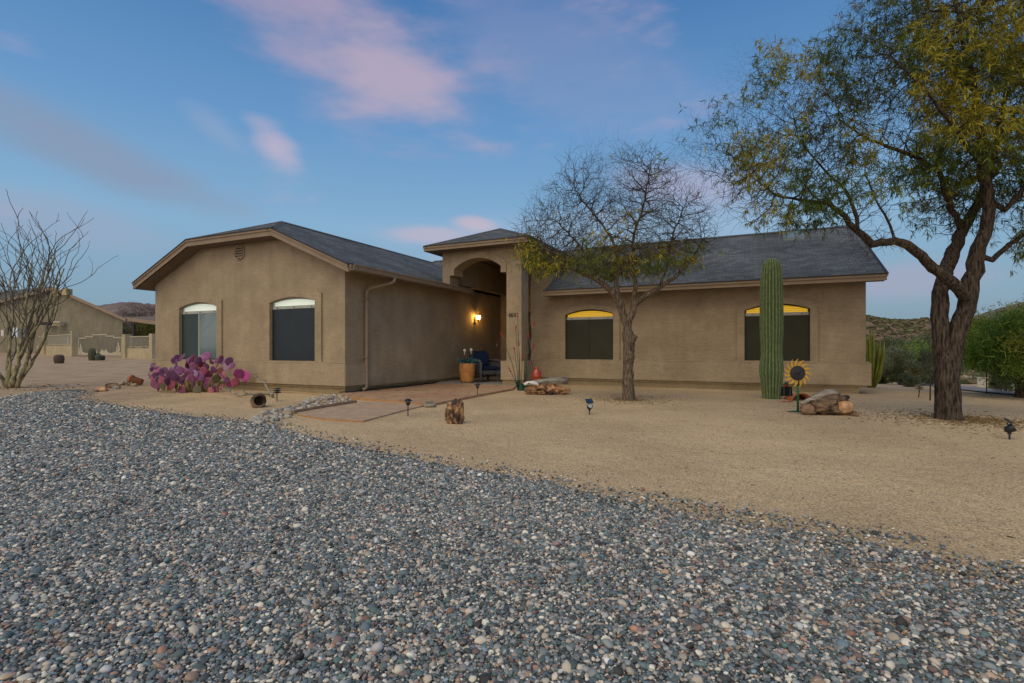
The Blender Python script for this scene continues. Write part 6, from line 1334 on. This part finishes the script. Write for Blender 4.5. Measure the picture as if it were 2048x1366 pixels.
for x in (-.2, .25): w_ = MB(); w_.lathe([(0, -.05), (.13, -.05), (.14, 0), (.13, .05), (0, .05)], 14, cap=False); o = w_.build('wheel', M_DARK, tl, loc=(x, .1, .08)); o.rotation_euler = (R(90), 0, 0)
def farhouse(px, py, w, h, D, label, mw, mr):
    x = (px-1024)/1024*D; base = Vector((x, D, H-(py-697)/1024*D)); r = thing('house', label, 'house', base, .2); W = w/1024*D; hh = h/1024*D
    mb = MB(); mb.box(-W/2, W/2, 0, W*.5, -hh, hh*.55); mb.build('wall', mw, r); rf_ = MB(); rf_.add([(-W*.54, -W*.04, hh*.5), (W*.54, -W*.04, hh*.5), (W*.54, W*.54, hh*.5), (-W*.54, W*.54, hh*.5), (-W*.4, W*.25, hh), (W*.4, W*.25, hh)], [(0, 1, 5, 4), (1, 2, 5), (2, 3, 4, 5), (3, 0, 4), (0, 3, 2, 1)]); rf_.build('roof', mr, r)
    for a in (-.3, .1): MB().box(W*a, W*(a+.12), -.03, 0, hh*.05, hh*.35).build('window', M_DARK, r)
farhouse(1836, 741, 30, 9, 75, 'white low house with bluish roof down in the wash beyond the bushes', M_WH, mat('blue_grey_roof', (.24, .30, .40), .6)); farhouse(1758, 664, 20, 5, 262, 'small orange-tan house on the hillside beyond the right wing', mat('orange_stucco', (.62, .36, .17), .8), mat('pale_tile_roof', (.55, .36, .22), .8))
# tree behind the fence at left, bushes under the patio cover
t_ = gp(286, 60); shrub('tree', 'brownish bare-twigged tree behind the neighbour patio cover', 'tree', t_, 5.0, 5.4, [(.12, .085, .06), (.15, .11, .07), (.10, .085, .05)], 5000, .25, .035, 14, 26, (.4, 1.4, .16), up=.5)
t_ = gp(290, 50); shrub('shrub', 'yellow green bush seen under the neighbour patio cover', 'bush', t_, 3.4, 2.9, [(.12, .125, .02), (.17, .16, .03), (.09, .10, .02)], 9000, .12, .045, 15, 14)
t_ = gp(232, 150); shrub('tree', 'round blue green tree on the far slope at left', 'tree', t_, 6.0, 5.6, [(.05, .075, .06), (.06, .09, .07)], 4000, .4, .12, 16, 10, (.3, 1.2, .2))
# desert trees in the wash and scrub on the hill
mids = [(1770, 712, 60, 95, GGR), (1800, 716, 52, 85, GGR), (1835, 704, 66, 105, GRN), (1870, 708, 60, 80, GRN), (1785, 690, 40, 140, GGR), (1850, 686, 46, 160, GGR), (1815, 735, 40, 62, GGR), (1905, 716, 50, 90, GGR), (1945, 720, 56, 70, GRN), (1990, 712, 60, 80, DGR), (2040, 716, 60, 70, GGR), (1755, 728, 44, 60, GGR), (1880, 694, 40, 130, GGR), (1925, 690, 40, 150, GGR), (1725, 705, 60, 80, GGR), (2090, 708, 60, 75, GRN), (1895, 740, 40, 60, GGR)]
for i, (px, py, w, D, cs) in enumerate(mids):
    W = w/1024*D*1.25; x = (px-1024)/1024*D; h = W*.72; zt = H-(py-697)/1024*D
    shrub('desert_tree', 'grey green palo verde or mesquite standing in the scrub below the hill', 'tree', (x, D, zt-h*.62), W, h, cs, 2600, .0035*D*.9, .0012*D, 50+i, 8, (.2, h*.2, .12), group='desert trees between the wash and the hill')
rg = np.random.default_rng(21); HP, HS, HC, HR = [], [], [], []
hobjs = [o for o in bpy.data.objects if o.name.startswith('hills')]; co = []
me = hobjs[0].data; cs = [v.co.copy() for v in me.vertices]; nx = 35
for q in range(7500):
    i = rg.integers(0, len(cs)//nx-1); j = rg.integers(0, 26); a, b = rg.random(), rg.random(); c = cs[i*nx+j].lerp(cs[(i+1)*nx+j], a).lerp(cs[i*nx+j+1].lerp(cs[(i+1)*nx+j+1], a), b)
    s = rg.uniform(.35, 1.05)*(1.35 if c.z < 4 else 1); HP.append((c.x, c.y, c.z+s*.25)); HS.append((s*rg.uniform(.8, 1.3), s, s*rg.uniform(.5, .85))); k = np.array([(.06, .07, .035), (.085, .10, .045), (.11, .12, .055), (.075, .06, .04)][rg.integers(4)]); HC.append(k*np.exp(rg.normal(0, .25))); HR.append((0, 0, rg.uniform(0, 6.28)))
o = scatter('desert_scrub', HP, HS, HR, np.clip(HC, 0, 1), tintmat('scrub', .95, .05), .5, 2, 4, 3, True); tag(o, kind='stuff')
HP, HS, HC, HR = [], [], [], []
for q in range(2600):
    D = rg.uniform(26, 130); px = rg.uniform(1700, 2200) if rg.random() < .8 else rg.uniform(-300, 330)
    x = (px-1024)/1024*D; s = rg.uniform(.06, .2)*(1+D/60)
    if px < 400 and D < 62: continue
    HP.append((x, D, float(terrain(x, D))+s*.2)); HS.append((s*1.2, s, s*.7)); HC.append(np.array([(.07, .08, .04), (.10, .11, .05), (.16, .13, .08)][rg.integers(3)])*np.exp(rg.normal(0, .25))); HR.append((0, 0, rg.uniform(0, 6.28)))
o = scatter('low_scrub', HP, HS, HR, np.clip(HC, 0, 1), tintmat('low_scrub', .95, .05), .5, 2, 4, 6, True); tag(o, kind='stuff')

# ------------------------------------------------------------------ leaf litter, twigs and small stones on the sand
rg = np.random.default_rng(33); HP, HS, HC, HR = [], [], [], []
def litter(cx, cy, sd_, n, cols, s0, s1, ln=2.2, mx=9):
    for _ in range(n):
        x, y = cx+rg.normal(0, sd_), cy+rg.normal(0, sd_)
        if math.hypot(x-cx, y-cy) > mx or y < 1.5 or (inpoly(np.array([x]), np.array([y]), pb)[0]): continue
        lx = HM.inverted() @ Vector((x, y, 0))
        if (-7 < lx.x < 0 and lx.y > -.05) or (lx.x > 2.2 and lx.x < 10.8 and lx.y > T-.05) or (0 <= lx.x <= 2.3 and lx.y > 3.5): continue
        s = rg.uniform(s0, s1); HP.append((x, y, float(terrain(x, y))+s*.25)); HS.append((s*rg.uniform(1, ln), s*.55, s*.35)); HC.append(np.array(cols[rg.integers(len(cols))])*np.exp(rg.normal(0, .2))); HR.append((rg.normal(0, .2), rg.normal(0, .2), rg.uniform(0, 6.28)))
LC = [(.16, .10, .045), (.24, .17, .06), (.10, .065, .035), (.20, .16, .07)]; SC2 = [(.14, .12, .10), (.38, .32, .25), (.08, .075, .07), (.28, .16, .10)]
litter(tb.x, tb.y, .55, 1500, LC, .006, .014, 3); litter(tb.x+.3, tb.y-.1, .28, 900, LC, .007, .016, 2); litter(mb_.x, mb_.y, .5, 800, LC, .006, .013, 3); litter(mb_.x, mb_.y, .16, 300, LC, .007, .015, 2); litter(5.5, 7.0, 2.0, 600, LC, .005, .010, 3)
litter(2.5, 7.5, 3.2, 1400, SC2, .004, .010, 1.5); litter(pc.x, pc.y-.2, .7, 250, LC+SC2, .005, .014, 2); litter(-13, 13.6, .8, 200, LC, .012, .03, 2)
o = scatter('leaf_litter', HP, HS, HR, np.clip(HC, 0, 1), tintmat('litter', .9, .1), .4, 1, 3, 9, True); tag(o, kind='stuff')
